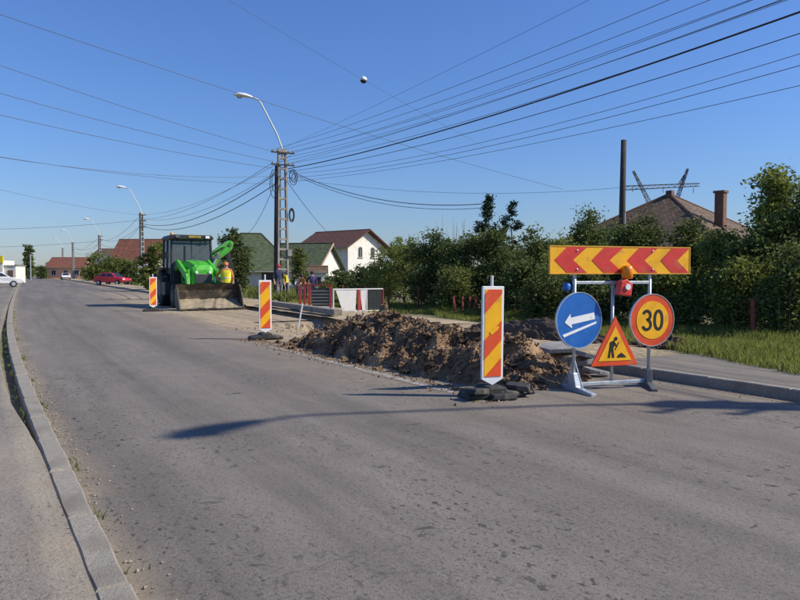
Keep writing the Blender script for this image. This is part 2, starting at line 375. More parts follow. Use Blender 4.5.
far = [60, 80, 110, 150, 200, 280, 400, 600, 880, 1500, 3000, 6000]
qs = [-6000, -2000, -880, -400, -150, -60, -30, -15, -8, -4] + list(np.arange(-2, 3.3, .7)) + list(np.arange(3.4, 16, .2)) + list(np.arange(16.5, 30, 1.5)) + list(range(32, 60, 4)) + far
ns = [-5000, -1500, -400, -120, -60, -30, -15, -8, -4, -2, -.5, -.19, 0, 1.5, 3, 4.5] + list(np.arange(5.6, 9.2, .15)) + list(np.arange(9.3, 14, .45)) + [16, 20, 26, 40, 60, 120, 300, 800, 2000, 5000]
sheet('ground', qs, ns, gz, M['ground'])
qs = [-60, -30, -15] + list(np.arange(-8, 22, .35)) + list(np.arange(22, 60, 2)) + far[:-3]
ns = [0, .5] + list(np.arange(1, 5.9, .7)) + [6.2, lambda q: NR(q) - .01]
sheet('road', qs, ns, lambda q, n: .012 * fbm(q * .12, n * .3) if 0.4 < n < 6.6 else 0.0, M['asphalt'], skip=lambda q, n: 3.5 < q < 15.8 and n > 5.7)
# left pavement: edge eroded away from the kerb between s = 3.5 and 16
GAP = lambda q: -.159 - float(np.interp(q, [-9, 0, 2.5, 3.6, 5, 9, 13, 18, 24, 60], [-.012, -.012, -.008, .03, .10, .125, .12, .06, .02, .01])) - .006 * abs(fbm(q * 3, 5))
sheet('pavement', [-60, -30, -15] + list(np.arange(-8, 26, .2)) + list(np.arange(26, 60, 2)) + far[:-3],
      [-2.0, -1.2, -.6, -.35, lambda q: GAP(q) - .004, GAP], lambda q, n: (.066 + .004 * fbm(q, n * 2) + .013 * sm(4.2, 2.6, q) + .012 * sm(15, 20, q)) if n < GAP(q) - .002 else -.06, M['pave'])
PE = lambda q: float(np.interp(q, [-5, 1, 2, 4.5], [7.9, 8.3, 8.55, 9.5])) + .12 * fbm(q * 1.4, 2)
# right pavement, up to where the works begin, and beyond them
sheet('pavement_right', [-30, -15, -8] + list(np.arange(-4, 3.9, .3)), [lambda q: NR(q) + .165, 7.6, 8.0, lambda q: PE(q)],
      lambda q, n: .105 + .01 * fbm(q * .8, n), M['pave'])
sheet('dirt_shoulder', list(np.arange(11, 30, .6)) + list(range(31, 60, 3)) + far[:-4],
      [lambda q: NR(q) + .02 if q < 23.5 or q > 29 else NR(q) + .17, lambda q: NR(q) + .7, lambda q: NR(q) + 1.6, lambda q: NR(q) + 2.6 + .5 * fbm(q * .4, 8)],
      lambda q, n: .13 + .04 * fbm(q, n), M['sand'])

# kerbs: single stones near, long run beyond
def stone_mesh(name, seed, L=.985, W=.15, D=.26):
    r = random.Random(seed); bm = bmesh.new(); bmesh.ops.create_cube(bm, size=1)
    bmesh.ops.subdivide_edges(bm, edges=[e for e in bm.edges if abs((e.verts[0].co - e.verts[1].co).y) > .5], cuts=3)
    for v in bm.verts:
        v.co = Vector((v.co.x * W, v.co.y * L, (v.co.z - .5) * D))
        if v.co.z > -.01: v.co.x *= .93; v.co.z += r.uniform(-.007, .002); v.co.x += r.uniform(-.005, .005)
    bmesh.ops.bevel(bm, geom=[e for e in bm.edges if e.verts[0].co.z > -.02 and e.verts[1].co.z > -.02], offset=.012, segments=1, affect='EDGES')
    me = bpy.data.meshes.new(name); bm.to_mesh(me); bm.free(); me.materials.append(M['kerb']); return me
stones = [stone_mesh('kerb_stone', i) for i in range(5)]
def kerb(name, q0, q1, nf, z, tilt=0):
    root = bpy.data.objects.new(name, None); C.objects.link(root); root['kind'] = 'structure'
    q = q0
    while q < q1:
        x, y = xy(q + .5, nf(q + .5)); x2, y2 = xy(q + .9, nf(q + .9)); x1, y1 = xy(q + .1, nf(q + .1))
        h = math.atan2(-(x2 - x1), y2 - y1)
        link('kerb_stone', random.choice(stones), root, (x, y, z + random.uniform(-.006, .006)), (R(random.uniform(-.35, .35)), R(random.uniform(-1, 1)), h + R(random.uniform(-.25, .25))))
        q += 1.0
    return root
kl = kerb('kerb', -5, 45, lambda q: -.08, .085)
kerb('kerb_right', -5, 3.3, lambda q: NR(q) + .08, .125)
kf = kerb('kerb_right', 24, 29, lambda q: NR(q) + .085, .16)
def krun(q0, q1, n0, z, parent):
    mb = MB(); Q = list(np.arange(q0, min(q1, 90), 3)) + [q for q in (110, 150, 200, 300, 500) if q <= q1]
    for q in Q:
        for dn, dz in ((0, -.2), (.005, 0), (.145, 0), (.15, -.2)): mb.v.append((*xy(q, n0 + dn), z + dz))
    for i in range(len(Q) - 1):
        for j in range(3): mb.f.append((i * 4 + j, i * 4 + j + 1, i * 4 + j + 5, i * 4 + j + 4)); mb.m.append(0)
    mb.build('kerb_run', M['kerb'], parent)['kind'] = 'stuff'
krun(45.02, 500, -.155, .085, kl); krun(29.02, 500, 8.01, .13, kf)

# worn white line along the work zone
def worn_mat():
    m, N, L, P = newmat('worn_line_paint'); P.inputs['Base Color'].default_value = (.42, .40, .37, 1); P.inputs['Roughness'].default_value = .8
    tc = N.new('ShaderNodeTexCoord'); n = N.new('ShaderNodeTexNoise'); n.inputs['Scale'].default_value = 9; n.inputs['Detail'].default_value = 8; n.inputs['Roughness'].default_value = .75
    L.new(tc.outputs['Object'], n.inputs['Vector']); r = ramp(N, [(.40, (0, 0, 0)), (.56, (.85, .85, .85))]); L.new(n.outputs[0], r.inputs[0]); L.new(r.outputs[0], P.inputs['Alpha']); return m
sheet('lane_line', list(np.arange(3.3, 9.6, .3)), [4.08, 4.2], lambda q, n: .012 * fbm(q * .12, n * .3) + .006, worn_mat())

# ------------------------------------------------------------------ hills far off
mb = MB(); k = 60
for i in range(k + 1):
    a = R(-75 + 150 * i / k); d = 2600
    h = 34 + 22 * fbm(i * .21, 3) + 10 * fbm(i * .6, 9)
    for j, (dd, f) in enumerate(((0, 0), (250, .65), (500, 1), (1200, 1))):
        mb.v.append((math.sin(a) * (d + dd), math.cos(a) * (d + dd), -2 + h * f))
for i in range(k):
    for j in range(3): mb.f.append((i * 4 + j, i * 4 + j + 1, i * 4 + j + 5, i * 4 + j + 4)); mb.m.append(0)
mb.build('hills', M['hillforest'], smooth=True)['kind'] = 'structure'

# ------------------------------------------------------------------ soil heap along the trench
def ico(seed, sub=2, rough=.35, sq=(1, 1, 1)):
    bm = bmesh.new(); bmesh.ops.create_icosphere(bm, subdivisions=sub, radius=1)
    for v in bm.verts:
        f = 1 + rough * mnoise.noise(v.co * 1.3 + Vector((seed * 7.1, seed, 3))) + rough * .5 * mnoise.noise(v.co * 3 + Vector((seed, 1, 1)))
        v.co = Vector((v.co.x * f * sq[0], v.co.y * f * sq[1], v.co.z * f * sq[2]))
    me = bpy.data.meshes.new('clod'); bm.to_mesh(me); bm.free(); return me
clods = []
for i in range(8):
    me = ico(i, 2, 1.25, (1, .8, .6)); me.materials.append(M['soil'] if i % 3 else M['soil_dark']); clods.append(me)
def moundh(q, n):
    ridge = float(np.interp(q, [2.5, 3.1, 3.7, 4.4, 5.3, 6.1, 6.9, 7.6, 8.4, 9.1, 9.7, 10.3], [0, .08, .36, .56, .54, .62, .76, .62, .46, .30, .10, 0]))
    c = 5.45 + .16 * fbm(q * .7, 1); wl_ = .95; wr = .75
    t = (n - c) / (wl_ if n < c else wr); b = max(0, 1 - abs(t)) ** .8 if abs(t) < 1 else 0
    b = b * (1.25 - .25 * b)
    k = sm(0, .14, ridge * b)
    z = ridge * b * (1 + .3 * fbm(q * 1.6, n * 1.6, 4)) + k * (.20 * fbm(q * 2.8, n * 2.8, 1) + .09 * fbm(q * 8, n * 8, 2, 4) + .05 * mnoise.cell(Vector((q * 7 + fbm(q * 3, n * 3), n * 7, 1))))
    return z - .05 * (1 - k)
mq = np.arange(2.5, 10.4, .04); mn = np.arange(4.35, 6.35, .04)
root = thing('soil_heap', 'long heap of freshly dug brown soil along the trench in the right lane', 'soil heap')
mo = sheet('earth', list(mq), list(mn), moundh, M['soil'], parent=root, uv=None)
sp = []
for i in range(300):
    q = random.uniform(2.9, 10.0); n = 5.3 + random.gauss(0, .55)
    if not 4.3 < n < 6.3: continue
    sp.append((random.uniform(.025, .085) if random.random() < .9 else random.uniform(.085, .14), q, n))
for r, q, n in sp:
    z = moundh(q, n); 
    if z < .0: r = min(r, .075)
    x, y = xy(q, n)
    link('clod', random.choice(clods), root, (x, y, max(z, .005) + r * .2), (random.uniform(-.6, .6), random.uniform(-.6, .6), random.uniform(0, 6.3)), (r, r * random.uniform(.75, 1.2), r))
def crumbs(name, n_, fn, material, parent=None, rr=(.008, .03)):
    V = []; F = []
    base = [(1, 0, 0), (-.5, .8, 0), (-.5, -.8, 0), (0, 0, .9), (0, .1, -.7)]
    for i in range(n_):
        x, y, z = fn(); r = random.uniform(*rr); a = random.uniform(0, 6.3); c, s_ = math.cos(a), math.sin(a); o = len(V)
        for bx, by, bz in base:
            j = random.uniform(.7, 1.3); V.append((x + r * j * (bx * c - by * s_), y + r * j * (bx * s_ + by * c), z + r * bz * j))
        F += [(o, o + 1, o + 3), (o + 1, o + 2, o + 3), (o + 2, o, o + 3), (o + 1, o, o + 4), (o + 2, o + 1, o + 4), (o, o + 2, o + 4)]
    me = bpy.data.meshes.new(name); me.from_pydata(V, [], F); me.materials.append(material)
    o = link(name, me, parent); o['kind'] = 'stuff'; return o
def mfn():
    while 1:
        q = random.uniform(2.8, 10.2); n = random.uniform(4.4, 6.3); z = moundh(q, n)
        if z > .02: x, y = xy(q, n); return x, y, z + .01
crumbs('soil_crumbs', 14000, mfn, M['soil'], root, (.008, .032))
def sfn():
    q = random.uniform(2.6, 14); n = 4.45 - abs(random.gauss(0, .22)) if q < 11 else random.uniform(4.6, 7.5); x, y = xy(q, n); return x, y, .012
tag(crumbs('soil_scatter', 1100, sfn, M['soil'], None, (.006, .024)), 'loose soil crumbs scattered on the asphalt beside the heap', 'soil')
def gfn():
    q = random.uniform(-1, 22); n = random.choice((abs(random.gauss(0, .09)) + .01, 7.0 - abs(random.gauss(0, .1)) if q < 3.3 else abs(random.gauss(0, .05)) + .01)); x, y = xy(q, n); return x, y, .006
tag(crumbs('gutter_grit', 1500, gfn, M['kerb'], None, (.003, .013)), 'small grit and pebbles lying in the gutters along both kerbs', 'grit')
# small heap at the trench end by the sign stand, verge bank behind whose dark colour stands in for shade
def heap(name, q, n, lq, ln, h, material, label, seed, z0=0):
    V = []; F = []; K = 34
    for i in range(K):
        for j in range(K):
            a = -1 + 2 * i / (K - 1); b = -1 + 2 * j / (K - 1); rr = math.hypot(a, b)
            x, y = xy(q + a * lq, n + b * ln)
            f = max(0, 1 - rr ** 1.6); V.append((x, y, z0 + h * f * (1 + .5 * fbm(a * 2 + seed, b * 2, seed)) + .22 * h * fbm(a * 7, b * 7, seed) * (f > 0) - .04 * (f <= 0)))
    for i in range(K - 1):
        for j in range(K - 1): F.append((i * K + j, i * K + j + 1, (i + 1) * K + j + 1, (i + 1) * K + j))
    me = bpy.data.meshes.new('earth'); me.from_pydata(V, [], F); me.materials.append(material)
    root = thing(name, label, 'soil heap'); link('earth', me, root)
    for t in range(22):
        a = random.uniform(-.95, .95); b = random.uniform(-.95, .95); r = random.uniform(.03, .1)
        x, y = xy(q + a * lq, n + b * ln); f = max(0, 1 - math.hypot(a, b) ** 1.6)
        link('clod', random.choice(clods), root, (x, y, z0 + h * f + r * .2), (0, random.uniform(-.5, .5), random.uniform(0, 6)), (r, r, r * .8))
    return root
heap('spoil_heap', 3.7, 5.55, .85, .6, .3, M['soil'], 'small soil heap at the near trench end, between striped panel and blue arrow sign', 3)
heap('shade_dark_bank', 7.6, 9.3, 2.4, .6, .34, M['soil_dark'], 'low bank on the verge behind the heap, coloured dark for shade, right of striped panel', 5, .08)
heap('dug_out_tuft', 4.7, 9.7, .55, .4, .2, M['soil_dark'], 'small dark mound of dug turf where pavement meets grass, right of the speed sign', 8, .1)

# broken paving slabs round the trench
def slab(label, q, n, z, d, rot, cat='slab'):
    mb = MB(); pts = []
    k = 7
    for i in range(k):
        a = 2 * math.pi * i / k + random.uniform(-.25, .25); pts.append((math.cos(a) * d[0] * random.uniform(.8, 1.1), math.sin(a) * d[1] * random.uniform(.8, 1.1)))
    mb.prism(pts, 0, d[2], Matrix.Rotation(R(90), 4, 'X'))
    o = mb.build('broken_slab', M['concdk'], None, (*xy(q, n), z), rot, bevel=.008)
    return tag(o, label, cat, 'broken paving slabs by the trench')
slab('broken concrete slab lying behind the blue arrow sign', 5.0, 7.6, .16, (.5, .3, .07), (.1, -.08, .4))
slab('thin pale slab edge right above the small spoil heap', 6.2, 7.55, .15, (.62, .28, .06), (-.06, .05, .9))
slab('tilted concrete slab between blue sign and triangle sign', 4.3, 7.4, .1, (.38, .25, .07), (.25, .1, 1.4))
slab('small slab piece on the road just left of the triangle sign post', 3.35, 6.55, .05, (.2, .14, .05), (.1, .2, .3))
slab('flat slab piece resting beside the kerb behind the triangle sign', 3.9, 6.95, .05, (.3, .2, .06), (-.05, .25, 1.9))

# ------------------------------------------------------------------ road-work sign stand
root = thing('road_work_sign_stand', 'steel stand with chevron board, blue arrow, roadworks triangle and 30 limit signs', 'sign stand', (2.06, 8.03, 0), R(18))
# local: x right along the stand, y away from the viewer, z up
mb = MB()
for x in (0, 1.06): mb.tube([(x, 0, .06), (x, 0, 1.66)], .021, 10)
mb.build('post', M['galv'], root, smooth=True)
MB().tube([(.53, .0, .07), (.53, .0, 1.28)], .019, 10).build('post', M['galv'], root, smooth=True)
MB().box((.53, 0, 1.285), (1.1, .03, .036)).build('crossbar', M['galv'], root, bevel=.004)
MB().box((.53, 0, .075), (1.06, .04, .042)).build('base_bar', M['galv'], root, bevel=.004)
for x in (0, 1.06):
    f = MB().prism([(-.42, .0), (.42, .0), (.42, .035), (.1, .065), (.05, .22), (-.05, .22), (-.1, .065), (-.42, .035)], -.035, .035, Matrix.Translation((x, 0, 0)) @ Matrix.Rotation(R(90 if x == 0 else 62), 4, 'Z'))
    f.build('foot', M['galv'] if x == 0 else M['grille'], root, bevel=.005)
for s_ in (-1, 1): MB().tube([(0, s_ * .2, .05), (0, s_ * .02, .36)], .009, 6).build('brace', M['galv'], root)
# chevron board
bx0, bw, bz, bh = -.355, 1.97, 1.392, .322
bo = MB().box((bx0 + bw / 2, -.035, bz + bh / 2), (bw, .022, bh)).build('chevron_board', M['yellow'], root, bevel=.004)
fr = MB()
for z in (bz, bz + bh): fr.box((bx0 + bw / 2, -.036, z), (bw + .012, .03, .012))
for x in (bx0, bx0 + bw): fr.box((x, -.036, bz + bh / 2), (.012, .03, bh - .014))
fr.build('board_rim', mat('board_rim_orange', (.75, .36, .03), .5), bo)
for t in (.055, .555, 1.05, 1.53):
    x = bx0 + t; zc = bz + bh / 2; hh = bh / 2 - .008
    P = [(x, zc), (x + .17, zc + hh), (x + .44, zc + hh), (x + .25, zc), (x + .44, zc - hh), (x + .17, zc - hh)]
    if t > 1.5: P = [(a if a < bx0 + bw - .01 else bx0 + bw - .01, b) for a, b in P]
    cv = MB(); cv.prism(P[:4], -.0495, -.047); cv.prism([P[0], P[3], P[4], P[5]], -.0495, -.047)
    cv.build('chevron', M['red'], bo)
for x in (0, 1.06): MB().box((x, -.012, bz + .12), (.05, .025, .2)).build('bracket', M['galv'], root)
for x in (0, 1.06):
    for z in (bz + .05, bz + bh - .05): MB().lathe([(.011, 0), (.011, .006), (.006, .009)], 8, Matrix.Translation((x, -.0505, z)) @ Matrix.Rotation(R(90), 4, 'X')).build('bolt', M['galv'], bo)
# round signs
def disc(name, x, z, r, y, m, par, th=.008, r0=0, rx=1):
    mb = MB(); n = 48
    if r0 == 0: mb.prism([(x + r * math.cos(2 * math.pi * i / n), z + r * math.sin(2 * math.pi * i / n)) for i in range(n)], y - th / 2, y + th / 2)
    else:
        for i in range(n):
            a, b = 2 * math.pi * i / n, 2 * math.pi * (i + 1) / n
            mb.prism([(x + r * math.cos(a), z + r * math.sin(a)), (x + r * math.cos(b), z + r * math.sin(b)), (x + r0 * math.cos(b), z + r0 * math.sin(b)), (x + r0 * math.cos(a), z + r0 * math.sin(a))], y - th / 2, y + th / 2)
    return mb.build(name, m, par)
bs = disc('arrow_sign', 0, 0, .325, 0, M['blue'], root, .02); bs.location = (.03, -.05, .845); bs.rotation_euler = (0, 0, R(6))
disc('rim', 0, 0, .332, 0, M['galv'], bs, .03, .324)
A = [(-.215, 0), (-.12, .088), (-.12, .04), (.225, .04), (.225, -.04), (-.12, -.04), (-.12, -.088)]
ca, sa = math.cos(R(9)), math.sin(R(9)); A = [(x * ca - z * sa, x * sa + z * ca + .012) for x, z in A]
ar = MB(); ar.prism([A[0], A[1], A[6]], -.0145, -.0115); ar.prism([A[2], A[3], A[4], A[5]], -.0145, -.0115); ar.build('arrow', M['white'], bs)
st = [(-.24, -.165), (.25, -.02), (.25, -.045), (-.22, -.195)]
MB().prism(st, -.0142, -.0112).build('white_stripe', M['white'], bs)  # slanted white stripe across the disc below the arrow
ss = disc('speed_limit_sign', 0, 0, .315, 0, M['redor'], root, .02); ss.location = (1.06, -.05, .825)
disc('rim', 0, 0, .322, 0, M['galv'], ss, .03, .314)
disc('yellow_face', 0, 0, .232, -.0125, M['yellow'], ss, .003)
# digits drawn as strokes
def stroke(par, name, pts, w, y0, y1, m, closed=False):
    mb = MB(); k = len(pts); L_ = []; R_ = []
    for i, p in enumerate(pts):
        a = Vector(pts[(i - 1) % k] if closed else pts[max(i - 1, 0)]); b = Vector(pts[(i + 1) % k] if closed else pts[min(i + 1, k - 1)])
        t = (b - a).normalized(); nrm = Vector((-t.y, t.x)); p = Vector(p); L_.append(p + nrm * w / 2); R_.append(p - nrm * w / 2)
    for i in range(k if closed else k - 1):
        j = (i + 1) % k; mb.prism([L_[i], L_[j], R_[j], R_[i]], y0, y1)
    return mb.build(name, m, par)
zero = [(.085 + .054 * math.cos(a), .112 * math.copysign(abs(math.sin(a)) ** .8, math.sin(a))) for a in [2 * math.pi * i / 32 for i in range(32)]]
stroke(ss, 'digit', zero, .038, -.0165, -.0138, M['black'], True)
th = [(-.085 + .052 * math.cos(R(a)), .058 + .054 * math.sin(R(a))) for a in range(160, -91, -15)]
th = th[:-1] + [(-.085, .004)]
th2 = [(-.085, .004)] + [(-.085 + .058 * math.cos(R(a)), -.055 + .059 * math.sin(R(a))) for a in range(75, -166, -15)]
stroke(ss, 'digit', th + th2[1:], .037, -.0165, -.0138, M['black'])
# triangle
tr = MB().prism([(-.335, 0), (.335, 0), (0, .6)], -.01, .01).build('roadworks_sign', M['redor'], root, (.53, -.05, .285), bevel=.006)
MB().prism([(-.232, .062), (.232, .062), (0, .478)], -.0145, -.0115).build('yellow_face', M['yellow'], tr)
# worker with shovel and heap
def flat(name, polys, par, m, y0=-.018, y1=-.0155):
    mb = MB()
    for P in polys: mb.prism(P, y0, y1)
    return mb.build(name, m, par)
hd = [(.005 + .025 * math.cos(a), .327 + .025 * math.sin(a)) for a in [2 * math.pi * i / 14 for i in range(14)]]
flat('worker_symbol', [hd, [(-.075, .29), (-.02, .31), (.0, .27), (-.035, .2), (-.085, .2)], [(-.085, .202), (-.06, .202), (-.075, .1), (-.105, .1)],
     [(-.058, .202), (-.03, .202), (-.012, .1), (-.042, .1)], [(-.02, .3), (.03, .235), (.018, .225), (-.035, .28)], [(.045, .29), (.055, .285), (.0, .19), (-.01, .196)]], tr, M['black'])
flat('heap_symbol', [[(.02, .1), (.155, .1), (.125, .13), (.085, .158), (.045, .135)]], tr, M['black'])
# warning lamp on the crossbar
lp = MB().lathe([(.05, 0), (.066, .012), (.068, .11), (.055, .15), (.02, .165)], 18, Matrix.Translation((.66, -.1, 1.33))).build('warning_lamp', M['amber'], root, smooth=True)
MB().prism([(-.09, -.1), (.08, -.125), (.1, .02), (.02, .085), (-.06, .06)], -.06, .05, Matrix.Translation((.6, -.1, 1.245))).build('lamp_box', M['red'], root, bevel=.012)
MB().lathe([(.036, 0), (.036, .02)], 14, Matrix.Translation((.62, -.16, 1.235)) @ Matrix.Rotation(R(90), 4, 'X')).build('lamp_lens', M['white'], root)
MB().lathe([(.035, 0), (.045, .02), (.045, .07), (.02, .1)], 14, Matrix.Translation((-.1, .03, 1.19)) @ Matrix.Rotation(R(20), 4, 'Y')).build('small_blue_lamp', M['blue'], root, smooth=True)

# ------------------------------------------------------------------ striped beacon panels
def beacon(label, loc, rz, tilt=0, big=False, seed=0):
    random.seed(seed)
    root = thing('beacon_panel', label, 'beacon panel', loc, rz, 'striped beacon panels along the works')
    W, Hh, z0 = .265, 1.115, .125
    body = MB().prism([(-W / 2, z0 + .07), (0, z0), (W / 2, z0 + .07), (W / 2, z0 + Hh), (-W / 2, z0 + Hh)], -.018, .018).build('board', M['white'], root, bevel=.006)
    body.rotation_euler = (0, R(tilt), 0)
    yx = W / 2 - .028; za, zb = z0 + .1, z0 + Hh - .035
    MB().prism([(-yx, za), (yx, za), (yx, zb), (-yx, zb)], -.0215, -.0185).build('yellow_face', M['yellow'], body)
    # diagonal red bands running up to the right
    def clip(poly):
        def cut(P, f, g):
            out = []
            for i in range(len(P)):
                a, b = P[i], P[(i + 1) % len(P)]; fa, fb = f(a), f(b)
                if fa >= 0: out.append(a)
                if fa * fb < 0: t = fa / (fa - fb); out.append((a[0] + (b[0] - a[0]) * t, a[1] + (b[1] - a[1]) * t))
            return out
        P = cut(poly, lambda p: p[1] - za, 0); return cut(P, lambda p: zb - p[1], 0) if P else P
    sl = 1.05
    if big: MB().prism([(-.02, za + .47), (.06, za + .53), (.075, za + .57), (.02, za + .555), (-.045, za + .5)], -.0272, -.0250).build('scuffed_film', M['yellow'], body)
    for zc in (za - .1 + .09, za + .41, za + .93):
        P = clip([(-yx, zc - yx * sl - .11), (yx, zc + yx * sl - .11), (yx, zc + yx * sl + .11), (-yx, zc - yx * sl + .11)])
        if len(P) > 2: MB().prism(P, -.0245, -.0220).build('red_band', M['redor'], body)
    MB().tube([(0, .0, z0 + Hh - .03), (0, .0, z0 + Hh + .12)], .017, 8).build('pin', M['steelw'], root)
    MB().tube([(0, .03, .03), (0, .03, .5)], .02, 8).build('upright', M['galv'], root)
    # recycled rubber foot, chunky and uneven
    b = MB().prism([(-.36, 0), (.37, 0), (.33, .055), (.12, .085), (.1, .13), (-.1, .13), (-.13, .085), (-.32, .06)], -.17, .17).build('foot', M['rubber'], root, bevel=.02)
    if big:
        for i in range(3):
            MB().prism([(-.15, 0), (.16, .0), (.13, .07), (-.12, .06)], -.1, .1).build('ballast_block', M['rubber'], root, ((-.24, .02, .3)[i], (-.12, -.2, -.05)[i], (.055, .0, .07)[i]), (R(random.uniform(-6, 6)), R(random.uniform(-10, 10)), random.uniform(-.8, .8)), bevel=.012)
        MB().tube([(.3, -.16, .03), (.42, -.22, .05), (.46, -.1, .1), (.36, -.02, .11)], .013, 6).build('foot_handle', M['rubber'], root)
    return root
beacon('nearest red and yellow striped panel standing in front of the soil heap', (1.03, 7.62, .012), R(19), .6, True, 1)
beacon('middle striped panel at the far end of the soil heap, left of the pole', (-2.85, 14.35, .01), R(24), 0, False, 2)
beacon('farthest striped panel standing left of the loader bucket', (-9.05, 24.9, .008), R(29), .5, False, 3)
random.seed(11)

# ------------------------------------------------------------------ backhoe loader
bx, by = xy(25.2, 6.55)
root = thing('backhoe_loader', 'green backhoe loader with dark cab parked with its bucket down', 'backhoe loader', (bx, by, 0), R(29.6))
# local: x image right, y to the rear, z up; front axle at y = 0
bk = MB()
prof = [(-2.55, .04), (-2.0, .03), (-1.72, .12), (-1.62, .4), (-1.68, .75), (-1.85, .98)]
inner = [(y + (.035 if i else 0), z + .035) if i < 3 else (y - .035, z) for i, (y, z) in enumerate(prof)]
W = 1.2
for a, b in zip(prof[:-1], prof[1:]):
    bk.add([(-W, *a), (W, *a), (W, *b), (-W, *b)], [(0, 1, 2, 3)])
for a, b in zip(inner[:-1], inner[1:]):
    bk.add([(-W, *a), (W, *a), (W, *b), (-W, *b)], [(3, 2, 1, 0)])
bkt = bk.build('bucket', M['iron'], root, fix=False)
for s_ in (-1, 1):
    Mx = Matrix.Translation((s_ * W, 0, 0)) @ Matrix.Rotation(R(90), 4, 'Z')
    sp_ = MB(); pp = prof + [(-2.1, .8), (-2.45, .12)]
    n_ = len(pp); sp_.add([(s_ * W - .02, *q) for q in pp] + [(s_ * W + .02, *q) for q in pp], [tuple(range(n_)), tuple(range(2 * n_ - 1, n_ - 1, -1))] + [(i, i + n_, (i + 1) % n_ + n_, (i + 1) % n_) for i in range(n_)])
    sp_.build('bucket_side', M['iron'], bkt)
MB().box((0, -2.52, .045), (2.46, .16, .03)).build('cutting_edge', M['iron'], bkt)
for k in range(9): MB().prism([(-.05, 0), (.05, 0), (.03, .03), (-.03, .03)], -.14, .03, Matrix.Translation((-1.12 + k * .28, -2.56, .035))).build('tooth', M['iron'], bkt)
bsoil = MB(); K = 26
for i in range(K):
    for j in range(10):
        x = -W + .03 + 2 * (W - .03) * i / (K - 1); t = j / 9; y = -2.5 + .84 * t
        bsoil.v.append((x, y, .07 + .33 * t ** 1.4 + .05 * fbm(x * 3, y * 3)))
for i in range(K - 1):
    for j in range(9): bsoil.f.append((i * 10 + j, (i + 1) * 10 + j, (i + 1) * 10 + j + 1, i * 10 + j + 1)); bsoil.m.append(0)
bsoil.build('bucket_soil', M['bucketsoil'], bkt, smooth=True)
def wheel(x, y, r, w, nm):
    T = Matrix.Translation((x, y, r)) @ Matrix.Rotation(R(90), 4, 'Y')
    wh = MB().lathe([(r * .55, -w / 2), (r * .9, -w / 2), (r, -w * .32), (r, w * .32), (r * .9, w / 2), (r * .55, w / 2)], 28, T).build(nm, M['tyre'], root, smooth=False)
    MB().lathe([(r * .2, -w * .52), (r * .5, -w * .52), (r * .56, -w * .3), (r * .56, w * .3), (r * .5, w * .52), (r * .2, w * .52)], 20, T).build('rim', M['dark'], wh)
    lug = MB()
    for k in range(16):
        a = 2 * math.pi * k / 16
        for s_ in (-1, 1):
            c = Vector((x + s_ * w * .22, y + math.cos(a + s_ * .1) * r * 1.0, r + math.sin(a + s_ * .1) * r * 1.0))
            lug.box(c, (w * .5, .07, .05), rx=a + s_ * .1 - math.pi / 2, rz=0)
    lug.build('tread', M['tyre'], wh)
for s_ in (-1, 1): wheel(s_ * .82, 0, .5, .34, 'wheel'); wheel(s_ * .86, 2.15, .76, .46, 'wheel')
MB().box((0, 1.0, .62), (.8, 3.6, .45)).build('chassis', M['dark'], root, bevel=.03)
# hood
hood = MB(); st_ = [(-1.05, .36, 1.0, 1.52), (-.95, .42, .95, 1.72), (-.2, .46, .95, 1.86), (.75, .48, .95, 1.93)]
for (y, w, z0, z1) in st_: hood.v += [(-w, y, z0), (-w, y, z1 - .13), (-w * .72, y, z1), (w * .72, y, z1), (w, y, z1 - .13), (w, y, z0)]
for i in range(3):
    for j in range(6): hood.f.append((i * 6 + j, i * 6 + (j + 1) % 6, (i + 1) * 6 + (j + 1) % 6, (i + 1) * 6 + j)); hood.m.append(0)
hood.f += [tuple(range(6)), tuple(range(18, 24))]; hood.m += [0, 0]
ho = hood.build('hood', M['jgreen'], root, bevel=.03)
MB().box((0, -1.06, 1.18), (.64, .05, .36)).build('grille', M['grille'], ho, bevel=.01)
for k in range(5): MB().box((0, -1.09, 1.05 + k * .065), (.6, .02, .02)).build('grille_bar', M['dark'], ho)
MB().box((-.05, -.985, 1.60), (.40, .01, .085), rx=R(-28)).build('nose_strip', M['white'], ho)
for s_ in (-1, 1): MB().lathe([(.05, 0), (.055, .03)], 12, Matrix.Translation((s_ * .26, -1.075, 1.43)) @ Matrix.Rotation(R(90), 4, 'X')).build('headlight', M['white'], ho)
for s_ in (-1, 1):
    MB().add([(s_ * .472, -.5, 1.42), (s_ * .482, .6, 1.46), (s_ * .482, .6, 1.58), (s_ * .472, -.5, 1.54)], [(0, 1, 2, 3)]).build('side_stripe', M['yellow'], ho)
    for k_ in range(4): MB().box((s_ * .478, -.05 + .12 * k_, 1.22), (.02, .05, .3)).build('vent_slot', M['dark'], ho)
MB().box((0, -1.0, 1.5), (.7, .012, .02), rx=R(-20)).build('seam', M['dark'], ho)
